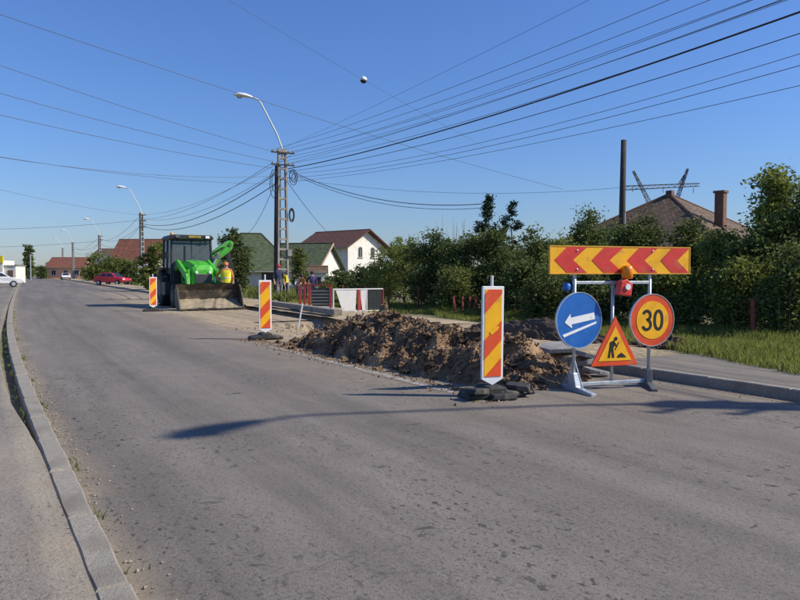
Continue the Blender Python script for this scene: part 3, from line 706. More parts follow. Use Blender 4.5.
# loader arms
for s_ in (-1, 1):
    Mx = Matrix.Translation((s_ * .62, 0, 0)) @ Matrix.Rotation(R(90), 4, 'Z')
    P = [(-1.5, .36), (-1.38, .3), (-.9, 1.15), (.7, 1.72), (.78, 1.5), (.9, 1.5), (.9, 1.9), (.6, 1.95), (-1.05, 1.4), (-1.5, .6)]
    ma = MB(); pp = P; n_ = len(pp); x0, x1 = s_ * .62 - .06, s_ * .62 + .06
    ma.add([(x0, *q) for q in pp] + [(x1, *q) for q in pp], [tuple(range(n_)), tuple(range(2 * n_ - 1, n_ - 1, -1))] + [(i, i + n_, (i + 1) % n_ + n_, (i + 1) % n_) for i in range(n_)])
    arm = ma.build('loader_arm', M['jgreen'], root, bevel=.015)
    MB().tube([(s_ * .62 - s_ * .1, -1.45, .65), (s_ * .62 - s_ * .1, -.3, 1.25)], .045, 8).build('hydraulic_ram', M['galv'], arm)
    MB().box((s_ * .56, -1.02, 1.22), (.09, .1, .66)).build('upright_guard', M['jgreen'], arm, bevel=.01)
# cab
cabz0, cabz1 = 1.05, 2.93; cy0, cy1 = .85, 2.55; cw = .84
cab = MB()
MB().box((0, 1.65, 1.25), (1.5, 1.6, .5)).build('cab_floor', M['dark'], root, bevel=.03)
for (x, y) in ((-cw, cy0), (cw, cy0), (-cw, cy1), (cw, cy1), (-cw, 1.75), (cw, 1.75)): MB().tube([(x, y, cabz0), (x * .95, y + (.12 if y == cy0 else 0), cabz1 - .12)], .05, 6).build('cab_pillar', M['dark'], root)
MB().box((0, cy0 + .07, 2.1), (.045, .04, 1.4), rx=R(-4)).build('cab_pillar', M['dark'], root)
ro = MB().prism([(-.86, 0), (.86, 0), (.9, .1), (.8, .2), (-.8, .2), (-.9, .1)], cy0 - .08, cy1 + .1, Matrix.Translation((0, 0, cabz1 - .14))).build('cab_roof', M['dark'], root, bevel=.03)
MB().box((.1, cy0 - .09, cabz1 - .02), (.5, .03, .09)).build('roof_strip', mat('roof_strip_yellow', (.36, .26, .03), .5), ro)
for x in (-.6, .62): MB().box((x, cy0 - .1, cabz1 - .03), (.17, .08, .11)).build('work_light', M['white'] if x > 0 else M['grille'], ro, bevel=.01)
MB().add([(-cw + .03, cy0, 1.5), (cw - .03, cy0, 1.5), (cw * .93, cy0 + .11, 2.78), (-cw * .93, cy0 + .11, 2.78)], [(0, 1, 2, 3)]).build('windscreen', M['cabglass'], root)
for s_ in (-1, 1): MB().add([(s_ * cw, cy0 + .04, 1.35), (s_ * cw, cy1, 1.35), (s_ * cw * .95, cy1, 2.78), (s_ * cw * .95, cy0 + .12, 2.78)], [(0, 1, 2, 3)]).build('side_window', M['cabglass'], root)
MB().add([(-cw, cy1 + .02, 1.5), (cw, cy1 + .02, 1.5), (cw * .95, cy1 + .02, 2.78), (-cw * .95, cy1 + .02, 2.78)], [(0, 1, 2, 3)]).build('rear_window', M['pane'], root)
seat = MB().box((.05, 1.85, 1.65), (.5, .5, .14)).box((.05, 2.1, 2.0), (.48, .12, .62)).build('seat', M['dark'], root, bevel=.03)
MB().lathe([(.17, -.015), (.2, 0), (.17, .015)], 18, Matrix.Translation((.05, 1.25, 1.95)) @ Matrix.Rotation(R(50), 4, 'X')).build('steering_wheel', M['dark'], root)
for s_ in (-1, 1):
    MB().tube([(s_ * cw, cy0, 2.2), (s_ * 1.06, cy0 - .18, 2.15)], .015, 6).build('mirror_arm', M['dark'], root)
    MB().box((s_ * 1.06, cy0 - .2, 2.12), (.17, .05, .26), rz=s_ * .3).build('mirror', M['grille'] if s_ > 0 else M['dark'], root, bevel=.01)
    MB().prism([(-.25, 0), (.25, 0), (.25, .06), (-.25, .06)], 1.45, 2.9, Matrix.Translation((s_ * .9, 0, 1.56))).build('rear_fender', M['dark'], root, bevel=.02)
    MB().box((s_ * 1.0, 1.0, .75), (.3, .75, .55)).build('side_tank', M['dark'], root, bevel=.04)
    MB().tube([(s_ * 1.05, 3.35, .05), (s_ * 1.05, 3.35, 1.35)], .07, 8).build('stabiliser_leg', M['dark'], root)
MB().box((0, 3.3, .95), (2.2, .28, .3)).build('rear_frame', M['dark'], root, bevel=.02)
MB().tube([(-.38, .45, 1.9), (-.38, .45, 2.5)], .05, 8).build('exhaust_pipe', M['dark'], root)
# digging boom, swung to the right
def plate(P, x0, x1, nm, m, par):
    n_ = len(P); o = MB().add([(a, x0, b) for a, b in P] + [(a, x1, b) for a, b in P], [tuple(range(n_)), tuple(range(2 * n_ - 1, n_ - 1, -1))] + [(i, i + n_, (i + 1) % n_ + n_, (i + 1) % n_) for i in range(n_)])
    return o.build(nm, m, par, bevel=.02)
bm_ = plate([(1.0, .9), (1.35, .9), (1.62, 1.62), (1.78, 1.98), (2.42, 2.5), (2.5, 2.78), (2.36, 2.92), (2.2, 2.9), (1.5, 2.38), (1.32, 2.1), (1.12, 1.6)], 3.4, 3.7, 'boom', M['jgreen'], root)
plate([(2.1, 2.75), (2.3, 2.6), (2.55, 1.4), (2.55, .75), (2.38, .7), (2.28, 1.4)], 3.45, 3.65, 'dipper', M['dark'], root)
plate([(2.2, .75), (2.65, .8), (2.75, .45), (2.45, .2), (2.1, .4)], 3.3, 3.8, 'digging_bucket', M['iron'], root)
MB().tube([(1.25, 3.36, 1.2), (1.72, 3.36, 2.25)], .055, 8).build('hydraulic_ram', M['galv'], bm_)
for k_ in range(3): MB().tube([(1.1 + k_ * .05, 3.34, 1.0), (1.0 + k_ * .05, 3.3, 1.8), (1.45 + k_ * .05, 3.34, 2.3), (1.95 + k_ * .05, 3.34, 2.6)], .018, 5).build('hose', M['tyre'], bm_)
for (a_, b_) in ((2.32, 2.72), (1.55, 2.12)): MB().lathe([(.07, 0), (.07, .05)], 12, Matrix.Translation((a_, 3.4, b_)) @ Matrix.Rotation(R(90), 4, 'X')).build('pivot_pin', M['grille'], bm_)
MB().lathe([(.07, 0), (.075, .03), (.07, .12), (.02, .15)], 12, Matrix.Translation((-.6, 1.9, 2.99))).build('roof_beacon', M['amber'], root, smooth=True)
for k_ in range(3): MB().tube([(.2 + .07 * k_, -.9, 1.0), (.5, -1.2, .9 + .05 * k_), (.52, -1.5, .75)], .018, 5).build('hose', M['tyre'], root)

# ------------------------------------------------------------------ people
def person(label, loc, rz, h=1.74, shirt='navy', legs='jeans', cap=None, vest=None, pose='stand', hair='hair', seed=0):
    root_o = thing('person', label, 'person', loc, rz)
    k = h / 1.74
    J = {'pel': (0, 0, .95), 'sp': (0, .0, 1.12), 'ch': (0, 0, 1.34), 'nk': (0, 0, 1.5), 'hd': (0, -.015, 1.6), 'tp': (0, -.01, 1.71)}
    for s_, n in ((-1, 'l'), (1, 'r')):
        J['hip' + n] = (s_ * .095, 0, .9); J['kn' + n] = (s_ * .11, -.02, .5); J['an' + n] = (s_ * .12, .02, .09); J['to' + n] = (s_ * .14, -.16, .04)
        J['sh' + n] = (s_ * .18, 0, 1.42); J['el' + n] = (s_ * .26, .02, 1.14); J['wr' + n] = (s_ * .25, -.08, .9); J['ha' + n] = (s_ * .245, -.12, .8)
    if pose == 'point': J['elr'] = (.33, -.15, 1.2); J['wrr'] = (.3, -.38, 1.2); J['har'] = (.29, -.48, 1.21)
    if pose == 'hips': J['ell'] = (-.36, .08, 1.17); J['wrl'] = (-.2, -.06, 1.02); J['hal'] = (-.13, -.1, 1.0)
    if pose == 'bend':
        for q in ('ch', 'nk', 'hd', 'tp', 'shl', 'shr'): x, y, z = J[q]; J[q] = (x, y - .25 * (z - .95) / .5, z - .1 * (z - .95) / .5)
        J['ell'] = (-.25, -.3, 1.05); J['wrl'] = (-.2, -.42, .88); J['hal'] = (-.19, -.46, .8); J['elr'] = (.25, -.3, 1.05); J['wrr'] = (.2, -.42, .88); J['har'] = (.19, -.46, .8)
    rad = {'pel': .145, 'sp': .135, 'ch': .16, 'nk': .06, 'hd': .092, 'tp': .07, 'hip': .095, 'kn': .06, 'an': .042, 'to': .04, 'sh': .07, 'el': .046, 'wr': .033, 'ha': .036}
    E_ = [('pel', 'sp'), ('sp', 'ch'), ('ch', 'nk'), ('nk', 'hd'), ('hd', 'tp')]
    for n in 'lr': E_ += [('pel', 'hip' + n), ('hip' + n, 'kn' + n), ('kn' + n, 'an' + n), ('an' + n, 'to' + n), ('ch', 'sh' + n), ('sh' + n, 'el' + n), ('el' + n, 'wr' + n), ('wr' + n, 'ha' + n)]
    names = list(J); V = [tuple(c * k for c in J[n]) for n in names]; Ei = [(names.index(a), names.index(b)) for a, b in E_]
    # four fingers and a thumb at each hand
    fr = []
    for n, s_ in (('l', -1), ('r', 1)):
        hi = names.index('ha' + n); w = Vector(J['wr' + n]); hnd = Vector(J['ha' + n]); d = (hnd - w).normalized()
        sd_ = d.cross(Vector((0, 0, 1))); sd_ = sd_.normalized() if sd_.length > .2 else Vector((0, 1, 0))
        for f in range(5):
            o_ = sd_ * ((f - 1.5) * .02) if f < 4 else sd_ * -.045 - d * .05
            ln = (.06, .075, .07, .055, .05)[f]
            V.append(tuple((hnd + o_ + d * ln) * k)); fr.append(len(V) - 1); Ei.append((hi, len(V) - 1))
    me = bpy.data.meshes.new('body'); me.from_pydata(V, Ei, []); ob = bpy.data.objects.new('body', me); C.objects.link(ob)
    md = ob.modifiers.new('skin', 'SKIN'); md.use_smooth_shade = True
    for i, sv in enumerate(me.skin_vertices[0].data):
        if i < len(names): key = names[i]; r = rad.get(key, rad.get(key[:-1], .05))
        else: r = .011
        sv.radius = (r * k * (1.0 if i >= len(names) or names[i] not in ('pel', 'sp', 'ch') else 1.15), r * k * (.75 if i < len(names) and names[i] in ('pel', 'sp', 'ch') else 1)); sv.use_root = (i == 0)
    ob.modifiers.new('sub', 'SUBSURF').levels = 1
    dg = bpy.context.evaluated_depsgraph_get(); me2 = bpy.data.meshes.new_from_object(ob.evaluated_get(dg)); me2.name = 'body'
    bpy.data.objects.remove(ob); 
    me2.materials.clear()
    for q in (M['skin'], M[shirt], M[legs], M['dark']): me2.materials.append(q)
    wrz = {-1: Vector(J['wrl']) * k, 1: Vector(J['wrr']) * k}; ez = {-1: Vector(J['ell']) * k, 1: Vector(J['elr']) * k}
    for pl in me2.polygons:
        c = pl.center; z = c.z / k
        mi = 1
        hand = min((c - wrz[-1]).length, (c - wrz[1]).length, (c - Vector(J['hal']) * k).length, (c - Vector(J['har']) * k).length) < .13 * k and abs(c.x) > .12 * k
        if hand: mi = 0
        elif c.z > Vector(J['nk']).z * k - .02: mi = 0
        elif z < .95: mi = 2
        if z < .085: mi = 3
        pl.material_index = mi
    link('body', me2, root_o)
    hx, hy, hz = [c * k for c in J['hd']]
    if cap: MB().lathe([(.108, 0), (.106, .05), (.08, .1), (.03, .125)], 14, Matrix.Translation((hx, hy, hz + .02))).add([(-.07, -.09, .03), (.07, -.09, .03), (.06, -.2, .015), (-.06, -.2, .015), (-.07, -.09, .045), (.07, -.09, .045), (.06, -.2, .028), (-.06, -.2, .028)], [(0, 3, 2, 1), (4, 5, 6, 7), (0, 1, 5, 4), (1, 2, 6, 5), (2, 3, 7, 6), (3, 0, 4, 7)]).build('cap', M[cap], root_o, smooth=True)
    if cap:
        o = root_o.children[-1]
        n0 = 14 * 4
        for v in o.data.vertices[n0:]: v.co += Vector((hx, hy, hz))
    else: MB().lathe([(.098, 0), (.104, .04), (.085, .1), (.03, .128)], 14, Matrix.Translation((hx, hy + .018, hz + .015))).build('hair', M[hair], root_o, smooth=True)
    MB().prism([(-.012, -.02), (.012, -.02), (.005, .02), (-.005, .02)], -.03, .02, Matrix.Translation((hx, hy - .09, hz))).build('nose', M['skin'], root_o)
    for s_ in (-1, 1): MB().box((hx + s_ * .034, hy - .087, hz + .025), (.02, .012, .01)).build('eye', M['dark'], root_o)
    if vest:
        cx, cy_, cz = [q * k for q in J['ch']]; px_, py_, pz_ = [q * k for q in J['sp']]
        v = MB(); n_ = 14
        rings = [((px_, py_, pz_ - .16 * k), .19, .135), ((px_, py_, pz_), .188, .14), ((cx, cy_, cz), .205, .15), ((cx, cy_, cz + .09 * k), .17, .12)]
        for (c, a, b) in rings: v.v += [(c[0] + a * k * math.cos(2 * math.pi * j / n_), c[1] + b * k * math.sin(2 * math.pi * j / n_), c[2]) for j in range(n_)]
        for i in range(3):
            for j in range(n_): v.f.append((i * n_ + j, i * n_ + (j + 1) % n_, (i + 1) * n_ + (j + 1) % n_, (i + 1) * n_ + j)); v.m.append(0)
        vo_ = v.build('vest', M[vest], root_o, smooth=True)
        bd = MB(); c = rings[1][0]
        for zz_ in (.0, .1): bd.v += [(c[0] + (.192 + .1 * zz_) * k * math.cos(2 * math.pi * j / n_), c[1] + (.146 + .04 * zz_) * k * math.sin(2 * math.pi * j / n_), c[2] + .0 * k + zz_ * .5) for j in range(n_)]
        for j in range(n_): bd.f.append((j, (j + 1) % n_, n_ + (j + 1) % n_, n_ + j)); bd.m.append(0)
        bd.build('reflective_band', M['whitecloth'], vo_, smooth=True)
    return root_o
person('worker in yellow vest and orange cap standing beside the green loader', (X(226, 26.9), 26.9, .0), R(15), 1.84, 'orangecloth', 'jeans', 'orangecloth', 'hiviz', 'hips')
person('person in red cap and navy clothes standing left of the big concrete pole', (X(278.5, 33.4), 33.4, .1), R(30), 1.72, 'navy', 'jeans', 'redcloth', None, 'stand')
person('person in bright yellow vest standing right in front of the big concrete pole', (X(285.5, 33.9), 33.9, .1), R(-20), 1.5, 'hiviz', 'navy', None, 'hiviz', 'bend')
person('person in white shirt behind the rusty red fence', (X(299, 31.5), 31.5, .1), R(10), 1.3, 'whitecloth', 'navy', None, None, 'bend')
person('person in orange shirt leaning at the rusty red fence', (X(305, 31.2), 31.2, .1), R(-30), 1.32, 'orangecloth', 'jeans', None, None, 'bend')
person('person in dark purple shirt nearest the white barrier', (X(312.5, 31.0), 31.0, .1), R(20), 1.36, 'purple', 'navy', None, None, 'hips')

# ------------------------------------------------------------------ white and red barrier, rusty fence piece, concrete beam
Y0 = 22.3; x0, x1 = X(332, Y0), X(385, Y0)
root = thing('works_barrier', 'red and white framed barrier with two white boards behind the soil heap', 'barrier', ((x0 + x1) / 2, Y0, .12), R(24))
w = (x1 - x0) / 2
for z, m in ((.75, 'barwhite'), (.03, 'barwhite')):
    MB().tube([(-w, 0, z), (w, 0, z)], .022, 8).build('rail', M[m], root)
for x, m in ((-w, 'barwhite'), (-.02, 'barred'), (w * .33, 'barwhite'), (w, 'barred')):
    MB().tube([(x, 0, 0), (x, 0, .75)], .024, 8).build('upright', M[m], root)
for a, b, c, d in ((-w + .08, -.08, -w + .3, -.12), (.04, w * .30, .12, w * .27)):
    MB().prism([(c, .05), (d, .05), (b, .72), (a, .72)], -.03, -.015).build('board', M['barwhite'], root)
bmsh = MB()
for i in range(14): x = w * .36 + (w * .6) * i / 13; bmsh.box((x, .0, .4), (.012, .01, .66))
for i in range(16): bmsh.box((w * .67, 0, .08 + .64 * i / 15), (w * .6, .008, .014))
bmsh.box((w * .67, .03, .4), (w * .62, .01, .64)).build('mesh_panel', M['barmesh'], root)
MB().box((.02, -.02, .4), (.09, .02, .66)).build('red_strip', M['barred'], root)
for x in (-w, w): MB().box((x, 0, -.005), (.05, .5, .03)).build('foot', M['barred'], root)
x0, x1 = X(300, 23.3), X(332, 23.3)
root = thing('site_fence', 'rusty red site fence with dark mesh panel between pole and white barrier', 'fence', ((x0 + x1) / 2, 23.3, .12), R(3)); w = (x1 - x0) / 2
for x in (-w, -w + .16, -w + .32, w * .9): MB().box((x, 0, .42), (.09, .04, .86)).build('post', M['barred'], root, bevel=.006)
MB().box((0, .0, .87), (2 * w, .04, .06)).build('rail', M['fencered'], root); MB().box((0, 0, .1), (2 * w, .04, .05)).build('rail', M['barwhite'], root)
mp = MB().box((w * .32, .01, .45), (w * 1.15, .012, .62))
mp.build('mesh_panel', M['barmesh'], root)
for i in range(5): MB().box((w * .32, -.006, .22 + .11 * i), (w * 1.12, .012, .03)).build('slat', M['concdk'], root)
MB().box((-.02, -.03, -.02), (.05, .05, .3)).build('foot', M['barwhite'], root)
a = Vector((X(262, 27), 27, 0)); b = Vector((X(338, 19.6), 19.6, 0))
mb = MB(); L_ = (b - a).length
mb.box((0, 0, 0), (L_, .26, .17)); o = mb.build('concrete_beam', M['kerb'], None, ((a.x + b.x) / 2, (a.y + b.y) / 2, .26), (0, 0, math.atan2(b.y - a.y, b.x - a.x)), bevel=.015)
tag(o, 'long pale concrete beam lying across behind the middle striped panel', 'beam')
o = MB().tube([(0, 0, 0), (.04, .0, .62)], .02, 7).build('stake', M['steelw'], None, (X(298, 17.5), 17.5, 0), (0, R(7), 0)); tag(o, 'thin white stake leaning in the soil right of the middle striped panel', 'stake')

# ------------------------------------------------------------------ poles, lamps, wires
def lamp_parts(root, top, arm_dir, k=1.0, head=True):
    a = Vector((*arm_dir, 0)).normalized()
    p = [Vector((0, 0, top - .5)), Vector((0, 0, top + .05)), a * .25 * k + Vector((0, 0, top + .75 * k)), a * 1.05 * k + Vector((0, 0, top + 2.3 * k)), a * 1.2 * k + Vector((0, 0, top + 2.47 * k)), a * 1.55 * k + Vector((0, 0, top + 2.55 * k))]
    MB().tube(p, [.05, .05, .045, .04, .04, .04], 8).build('lamp_arm', M['lampgrey'], root, smooth=True)
    c = a * 1.45 * k + Vector((0, 0, top + 2.54 * k)); rz = math.atan2(a.y, a.x)
    hd_ = MB(); n_ = 12
    for (t, wy, wz, dz) in ((0, .05, .05, 0), (.12, .1, .09, .02), (.4, .16, .13, .04), (.75, .17, .13, .04), (.95, .1, .07, .02), (1.0, .03, .03, .01)):
        for j in range(n_):
            an = 2 * math.pi * j / n_; hd_.v.append((t * .95, wy * math.cos(an), dz + wz * math.sin(an) * (1 if math.sin(an) > 0 else .6)))
    for i in range(5):
        for j in range(n_): hd_.f.append((i * n_ + j, i * n_ + (j + 1) % n_, (i + 1) * n_ + (j + 1) % n_, (i + 1) * n_ + j)); hd_.m.append(0)
    h = hd_.build('lamp_head', M['lamphead'], root, c, (0, R(-4), rz), smooth=True)
    MB().lathe([(.1, -.1), (.14, -.05), (.14, -.03)], 12, Matrix.Translation((.66, 0, -.01))).build('lamp_glass', M['lampglass'], h)
def ladder_pole(label, loc, rz, top, arm=None, arms=2, k=1.0, group='concrete street poles with lamp arms', detail=True):
    root = thing('street_lamp_pole', label, 'street pole', loc, rz, group)
    # two concrete chords joined by rungs, tapering
    wb, wt, d = .27, .18, .11
    mb = MB()
    def chord(s_):
        P = []
        for z, w_, t in ((0, wb, .105), (top, wt, .075)):
            for dx, dy in ((-t / 2, -d), (t / 2, -d), (t / 2, d), (-t / 2, d)): P.append((s_ * w_ + dx, dy, z))
        return P
    for s_ in (-1, 1): mb.add(chord(s_), [(0, 1, 5, 4), (1, 2, 6, 5), (2, 3, 7, 6), (3, 0, 4, 7), (4, 5, 6, 7), (3, 2, 1, 0)])
    mb.build('shaft', M['conc'], root)
    z = .5
    while z < top - .4:
        w_ = wb + (wt - wb) * z / top; MB().box((0, 0, z), (2 * w_ - .07, d * 1.7, .1)).build('rung', M['conc'], root); z += .52
    MB().box((0, 0, top - .12), (2 * wt + .07, d * 2.04, .26)).build('cap', M['conc'], root)
    for i in range(arms):
        zz = top - .2 - i * .62
        ca_ = MB().box((0, -d - .03, zz), (1.25, .06, .07)).build('crossarm', M['wood'], root)
        for x in (-.55, -.3, .3, .55): MB().lathe([(.02, 0), (.04, .02), (.035, .05), (.045, .07), (.02, .11)], 8, Matrix.Translation((x, -d - .03, zz + .035))).build('insulator', M['concdk'], ca_)
    if arm: lamp_parts(root, top, arm, k)
    return root
MPX, MPY = -6.08, 35.3; TOP = 7.72
mr = R(29)
main = ladder_pole('tall concrete ladder-like pole with white street lamp, hung with cable coils', (MPX, MPY, .05), mr, TOP, (-.92, .25))
# conduit, coils and box
MB().tube([(-.2, .27, 0), (-.19, .26, 3), (-.15, .24, 6.9)], [.2, .18, .15], 12).build('dark_back_post', M['wood'], main, smooth=True)  # dark post behind the rungs, showing through the slots and at left
MB().tube([(-.33, -.06, 0), (-.29, -.06, 3), (-.24, -.06, 6.3)], .04, 8).build('cable_duct', M['cable'], main)
for (x, z, r) in ((-.5, 5.9, .42), (-.46, 6.0, .3), (.55, 6.3, .36), (.5, 6.4, .25), (.58, 6.25, .2)):
    pts = [(x + .3 * r * math.cos(t) * (1.6 if x < 0 else 2), -.16, z + r * math.sin(t) * (1.7 if x < 0 else 1.1)) for t in np.linspace(0, 2 * math.pi, 22)]
    MB().tube(pts, .02, 5).build('cable_coil', M['cable'], main)
for r_ in (.2, .24, .28): MB().tube([(.45 + .5 * r_ * math.cos(t), -.15, 4.35 + r_ * 1.25 * math.sin(t)) for t in np.linspace(0, 2 * math.pi, 20)], .028, 5).build('cable_coil', M['cable'], main)
MB().box((.32, -.14, 2.4), (.22, .16, .34)).build('meter_box', M['concdk'], main)
ladder_pole('second street lamp pole, left of the loader, above the white board', (-26.9, 71, 0), mr + R(48), 7.65, (-.48, .88), 3)
ladder_pole('third street lamp pole, beyond the red car', (-49.8, 113, 0), mr + R(50), 7.7, (-.48, .88), 2)
ladder_pole('fourth street lamp pole above the far red roof', (-72, 150, 0), mr + R(50), 8.2, (-.48, .88), 1)
ladder_pole('most distant street lamp pole above the far red roof', (-99, 200, 0), mr + R(50), 8.8, (-.48, .88), 1)
OPX, OPY = 12.3, 6.2
ladder_pole('near street lamp pole on the right whose shadow crosses the road', (OPX, OPY, .05), R(32), 7.72, (-.995, -.35))
LPX, LPY = -17.0, 16.0
ladder_pole('pole on the left pavement side carrying the wires that cross the sky', (LPX, LPY, .0), R(30), 10.2, None, 2)
# plain pole on the right
o = MB().tube([(0, 0, 0), (.03, 0, 4), (.06, 0, 7.6)], [.17, .15, .125], 12).build('utility_pole', M['wood'], None, (10.38, 32, 0), smooth=True); tag(o, 'bare dark wooden pole rising beside the tiled roof', 'pole')
o = MB().tube([(0, 0, 0), (0, 0, 3.3)], [.05, .04], 8).build('garden_post', M['conc'], None, (7.1, 21.6, 0)); tag(o, 'slim pale post in the trees below the bare wooden pole', 'post')

def wire(label, A, B, sag, r=.012, m='wire', group=None, n=28, cat='wire'):
    A = Vector(A); B = Vector(B)
    pts = [A.lerp(B, t) - Vector((0, 0, sag * 4 * t * (1 - t))) for t in np.linspace(0, 1, n)]
    o = MB().tube(pts, r * .85, 5, cap=False).build('overhead_wire', M[m], None, smooth=True, fix=False); return tag(o, label, cat, group)
lr = 'thin wire of the parallel bundle running from the main pole to the upper right'
cr = (math.cos(mr), math.sin(mr))
for i, (dx, z, dz) in enumerate(((-.55, 7.65, .15), (-.3, 7.6, .0), (.3, 7.6, 0), (.55, 7.6, -.05), (-.3, 7.02, .05), (.3, 7.02, -.02))):
    wire(lr, (MPX + dx * cr[0], MPY + dx * cr[1] - .14, z), (OPX + dx * cr[0], OPY + dx * cr[1] - .14, z + dz), .42 + .1 * (i % 3), .0085, 'wire', 'parallel wires from the main pole to the right')
wire('thick dark cable running from the main pole to the right frame edge', (MPX + .3, MPY - .1, 6.75), (OPX - .1, OPY, 6.9), .55, .026, 'cable')
wire('thinner cable just below the thick dark cable on the right', (MPX + .3, MPY - .1, 6.6), (OPX - .1, OPY, 6.45), .6, .012, 'cable')
wire('lower drooping cable from the main pole, ending low at the right edge', (MPX + .2, MPY, 6.3), (OPX, OPY, 5.9), .75, .009, 'wire')
wire('lowest thin cable from the main pole, passing above the bare wooden pole', (MPX + .2, MPY, 6.1), (OPX, OPY, 5.2), .5, .008, 'wire')
wire('steep faint wire climbing from the main pole to the top of the sky', (MPX, MPY, 7.8), (OPX - 1, OPY + 2.5, 9.4), .2, .006, 'wire')
for i, (z0_, z1_, sg_) in enumerate(((7.3, 7.3, .5), (6.95, 7.2, .35), (6.5, 6.2, .85))):
    wire(('upper', 'middle', 'lower')[i] + ' of three fine stray wires fanning from main pole to the right edge', (MPX + .1, MPY - .1, z0_), (OPX + .4 - .3 * i, OPY + .3, z1_), sg_, .008, 'wire')
wire('slack cable hanging between main pole and the green roof on its left', (MPX - .2, MPY, 6.5), (X(247, 53), 53, 4.4), .5, .016, 'cable')
wire('slack cable hanging from main pole to the white house', (MPX + .2, MPY, 6.2), (X(352, 93), 93, 5.2), 1.0, .018, 'cable')
wire('faint wire low over the left street side below the three parallel ones', (MPX - .3, MPY, 6.0), (LPX - 1, LPY + 1.5, 5.9), .55, .009, 'wire')
sl = 'upper of the two sagging service cables from main pole to the conifers'
wire(sl, (MPX + .35, MPY, 6.7), (3.4, 28.2, 4.25), .62, .02, 'cable')
wire('lower of the two sagging service cables from main pole to the conifers', (MPX + .35, MPY, 6.62), (3.4, 28.4, 4.1), .66, .014, 'cable')
wire('thin cable from main pole to the bare wooden pole', (MPX + .3, MPY, 6.3), (10.4, 32, 5.4), .5, .009, 'wire')
for i, (z, zl, sg) in enumerate(((7.6, 9.0, .25), (7.1, 7.85, .25), (6.75, 7.0, .3))):
    wire(('topmost', 'middle', 'lowest')[i] + ' of the three wires from the left pole to the main pole top', (MPX - .5 * cr[0], MPY - .5 * cr[1] - .1, z), (LPX, LPY, zl), sg, .011, 'wire')
wire('high wire crossing from the upper left corner over the lamp to the right', (LPX + .1, LPY, 10.0), (9.5, 40, 6.3), .35, .011, 'wire')
wire('faint wire near the top edge carrying the white ball', (LPX + 5, LPY - 4.5, 11.6), (4.5, 36, 8.0), .3, .006, 'wire')
wire('faint low wire from left frame edge to the main pole', (MPX - .2, MPY, 6.4), (LPX - 2, LPY + 3, 6.2), .75, .009, 'wire')
for i, (dx, z, sg, r) in enumerate(((-.5, 7.05, .9, .014), (.3, 7.0, 1.0, .014), (-.2, 6.6, 1.2, .028), (.1, 6.3, 1.3, .028), (.5, 7.5, .7, .012))):
    wire('cable sagging from the main pole towards the second lamp pole behind the loader', (MPX + dx * cr[0], MPY + dx * cr[1], z), (-26.9 + dx * cr[0], 71 + dx * cr[1], z), sg, r, 'cable' if r > .02 else 'wire', 'cables sagging along the street')
for i, (dx, z, sg) in enumerate(((-.5, 7.0, 1.0), (.5, 7.0, 1.1), (0, 6.4, 1.4))):
    wire('wire sagging between the second and third lamp poles', (-26.9 + dx, 71, z), (-49.8 + dx, 113, z), sg, .02, 'wire', 'wires between second and third lamp pole')
    wire('wire sagging between the third and fourth lamp poles', (-49.8 + dx, 113, z), (-72 + dx, 150, z), sg, .024, 'wire', 'wires between third and fourth lamp pole')
wire('long wire across the far left sky to the second lamp pole', (-26.9, 71, 6.9), (-72, 72, 7.6), 1.3, .018, 'wire')
wire('low long wire across the far left sky to the third lamp pole', (-49.8, 113, 6.7), (-105, 118, 7.6), 1.4, .026, 'wire')
wire('thin wire from left frame edge down to the second lamp pole', (-26.9, 71, 7.4), (-34, 40, 9.2), .6, .011, 'wire')
# ball on the wire
t = .64
A = Vector((LPX + 5, LPY - 4.5, 11.6)); B = Vector((4.5, 36, 8.0)); pb = A.lerp(B, t) - Vector((0, 0, .3 * 4 * t * (1 - t)))
bo = thing('marker_ball', 'small white and dark ball high in the blue sky', 'marker ball', pb)
MB().lathe([(.015, .14), (.08, .115), (.13, .05), (.14, 0), (.135, -.02)], 16).build('upper_half', M['white'], bo, smooth=True)
MB().lathe([(.135, -.02), (.12, -.07), (.08, -.115), (.015, -.14)], 16).build('lower_half', M['dark'], bo, smooth=True)

# pylon
root = thing('power_pylon', 'distant steel lattice pylon with V-shaped horns behind the tiled roof', 'pylon', (77, 200, 0), R(8))
def lattice(nm, P0, P1, w0, w1, seg, r):
    mb = MB(); P0 = Vector(P0); P1 = Vector(P1)
    t = (P1 - P0).normalized(); u = t.cross(Vector((0, 1, 0))).normalized(); v = Vector((0, 1, 0))
    def pt(k, a, b): w_ = w0 + (w1 - w0) * k / seg; return P0.lerp(P1, k / seg) + u * a * w_ + v * b * w_
    for a, b in ((-1, -1), (1, -1), (1, 1), (-1, 1)): mb.tube([pt(k, a, b) for k in range(seg + 1)], r, 4, cap=False)
    for k in range(seg):
        for (a, b), (c, d) in (((-1, -1), (1, -1)), ((1, 1), (-1, 1)), ((-1, 1), (-1, -1)), ((1, -1), (1, 1))):
            mb.tube([pt(k, a, b), pt(k + 1, c, d)], r * .7, 3, cap=False)
    return mb.build(nm, M['galv'] if 0 else M['wire'], root, fix=False)
lattice('tower_leg', (-5, 0, 0), (-3.2, 0, 20), 1.4, .5, 8, .1); lattice('tower_leg', (5, 0, 0), (3.2, 0, 20), 1.4, .5, 8, .1)
lattice('horn', (-3.2, 0, 20), (-9.4, 0, 31.0), .5, .2, 7, .1); lattice('horn', (3.2, 0, 20), (7.6, 0, 32.0), .5, .2, 7, .1)
lattice('crossbeam', (-12.5, 0, 26.0), (11.2, 0, 27.4), .55, .4, 14, .1)
lattice('earth_peak', (5.2, 0, 27.2), (6.6, 0, 30.2), .5, .1, 3, .08)
for x in (-9.5, 0, 9.5): MB().tube([(x, 0, 26.5), (x, 0, 24.9)], .09, 5).build('insulator_string', M['concdk'], root)

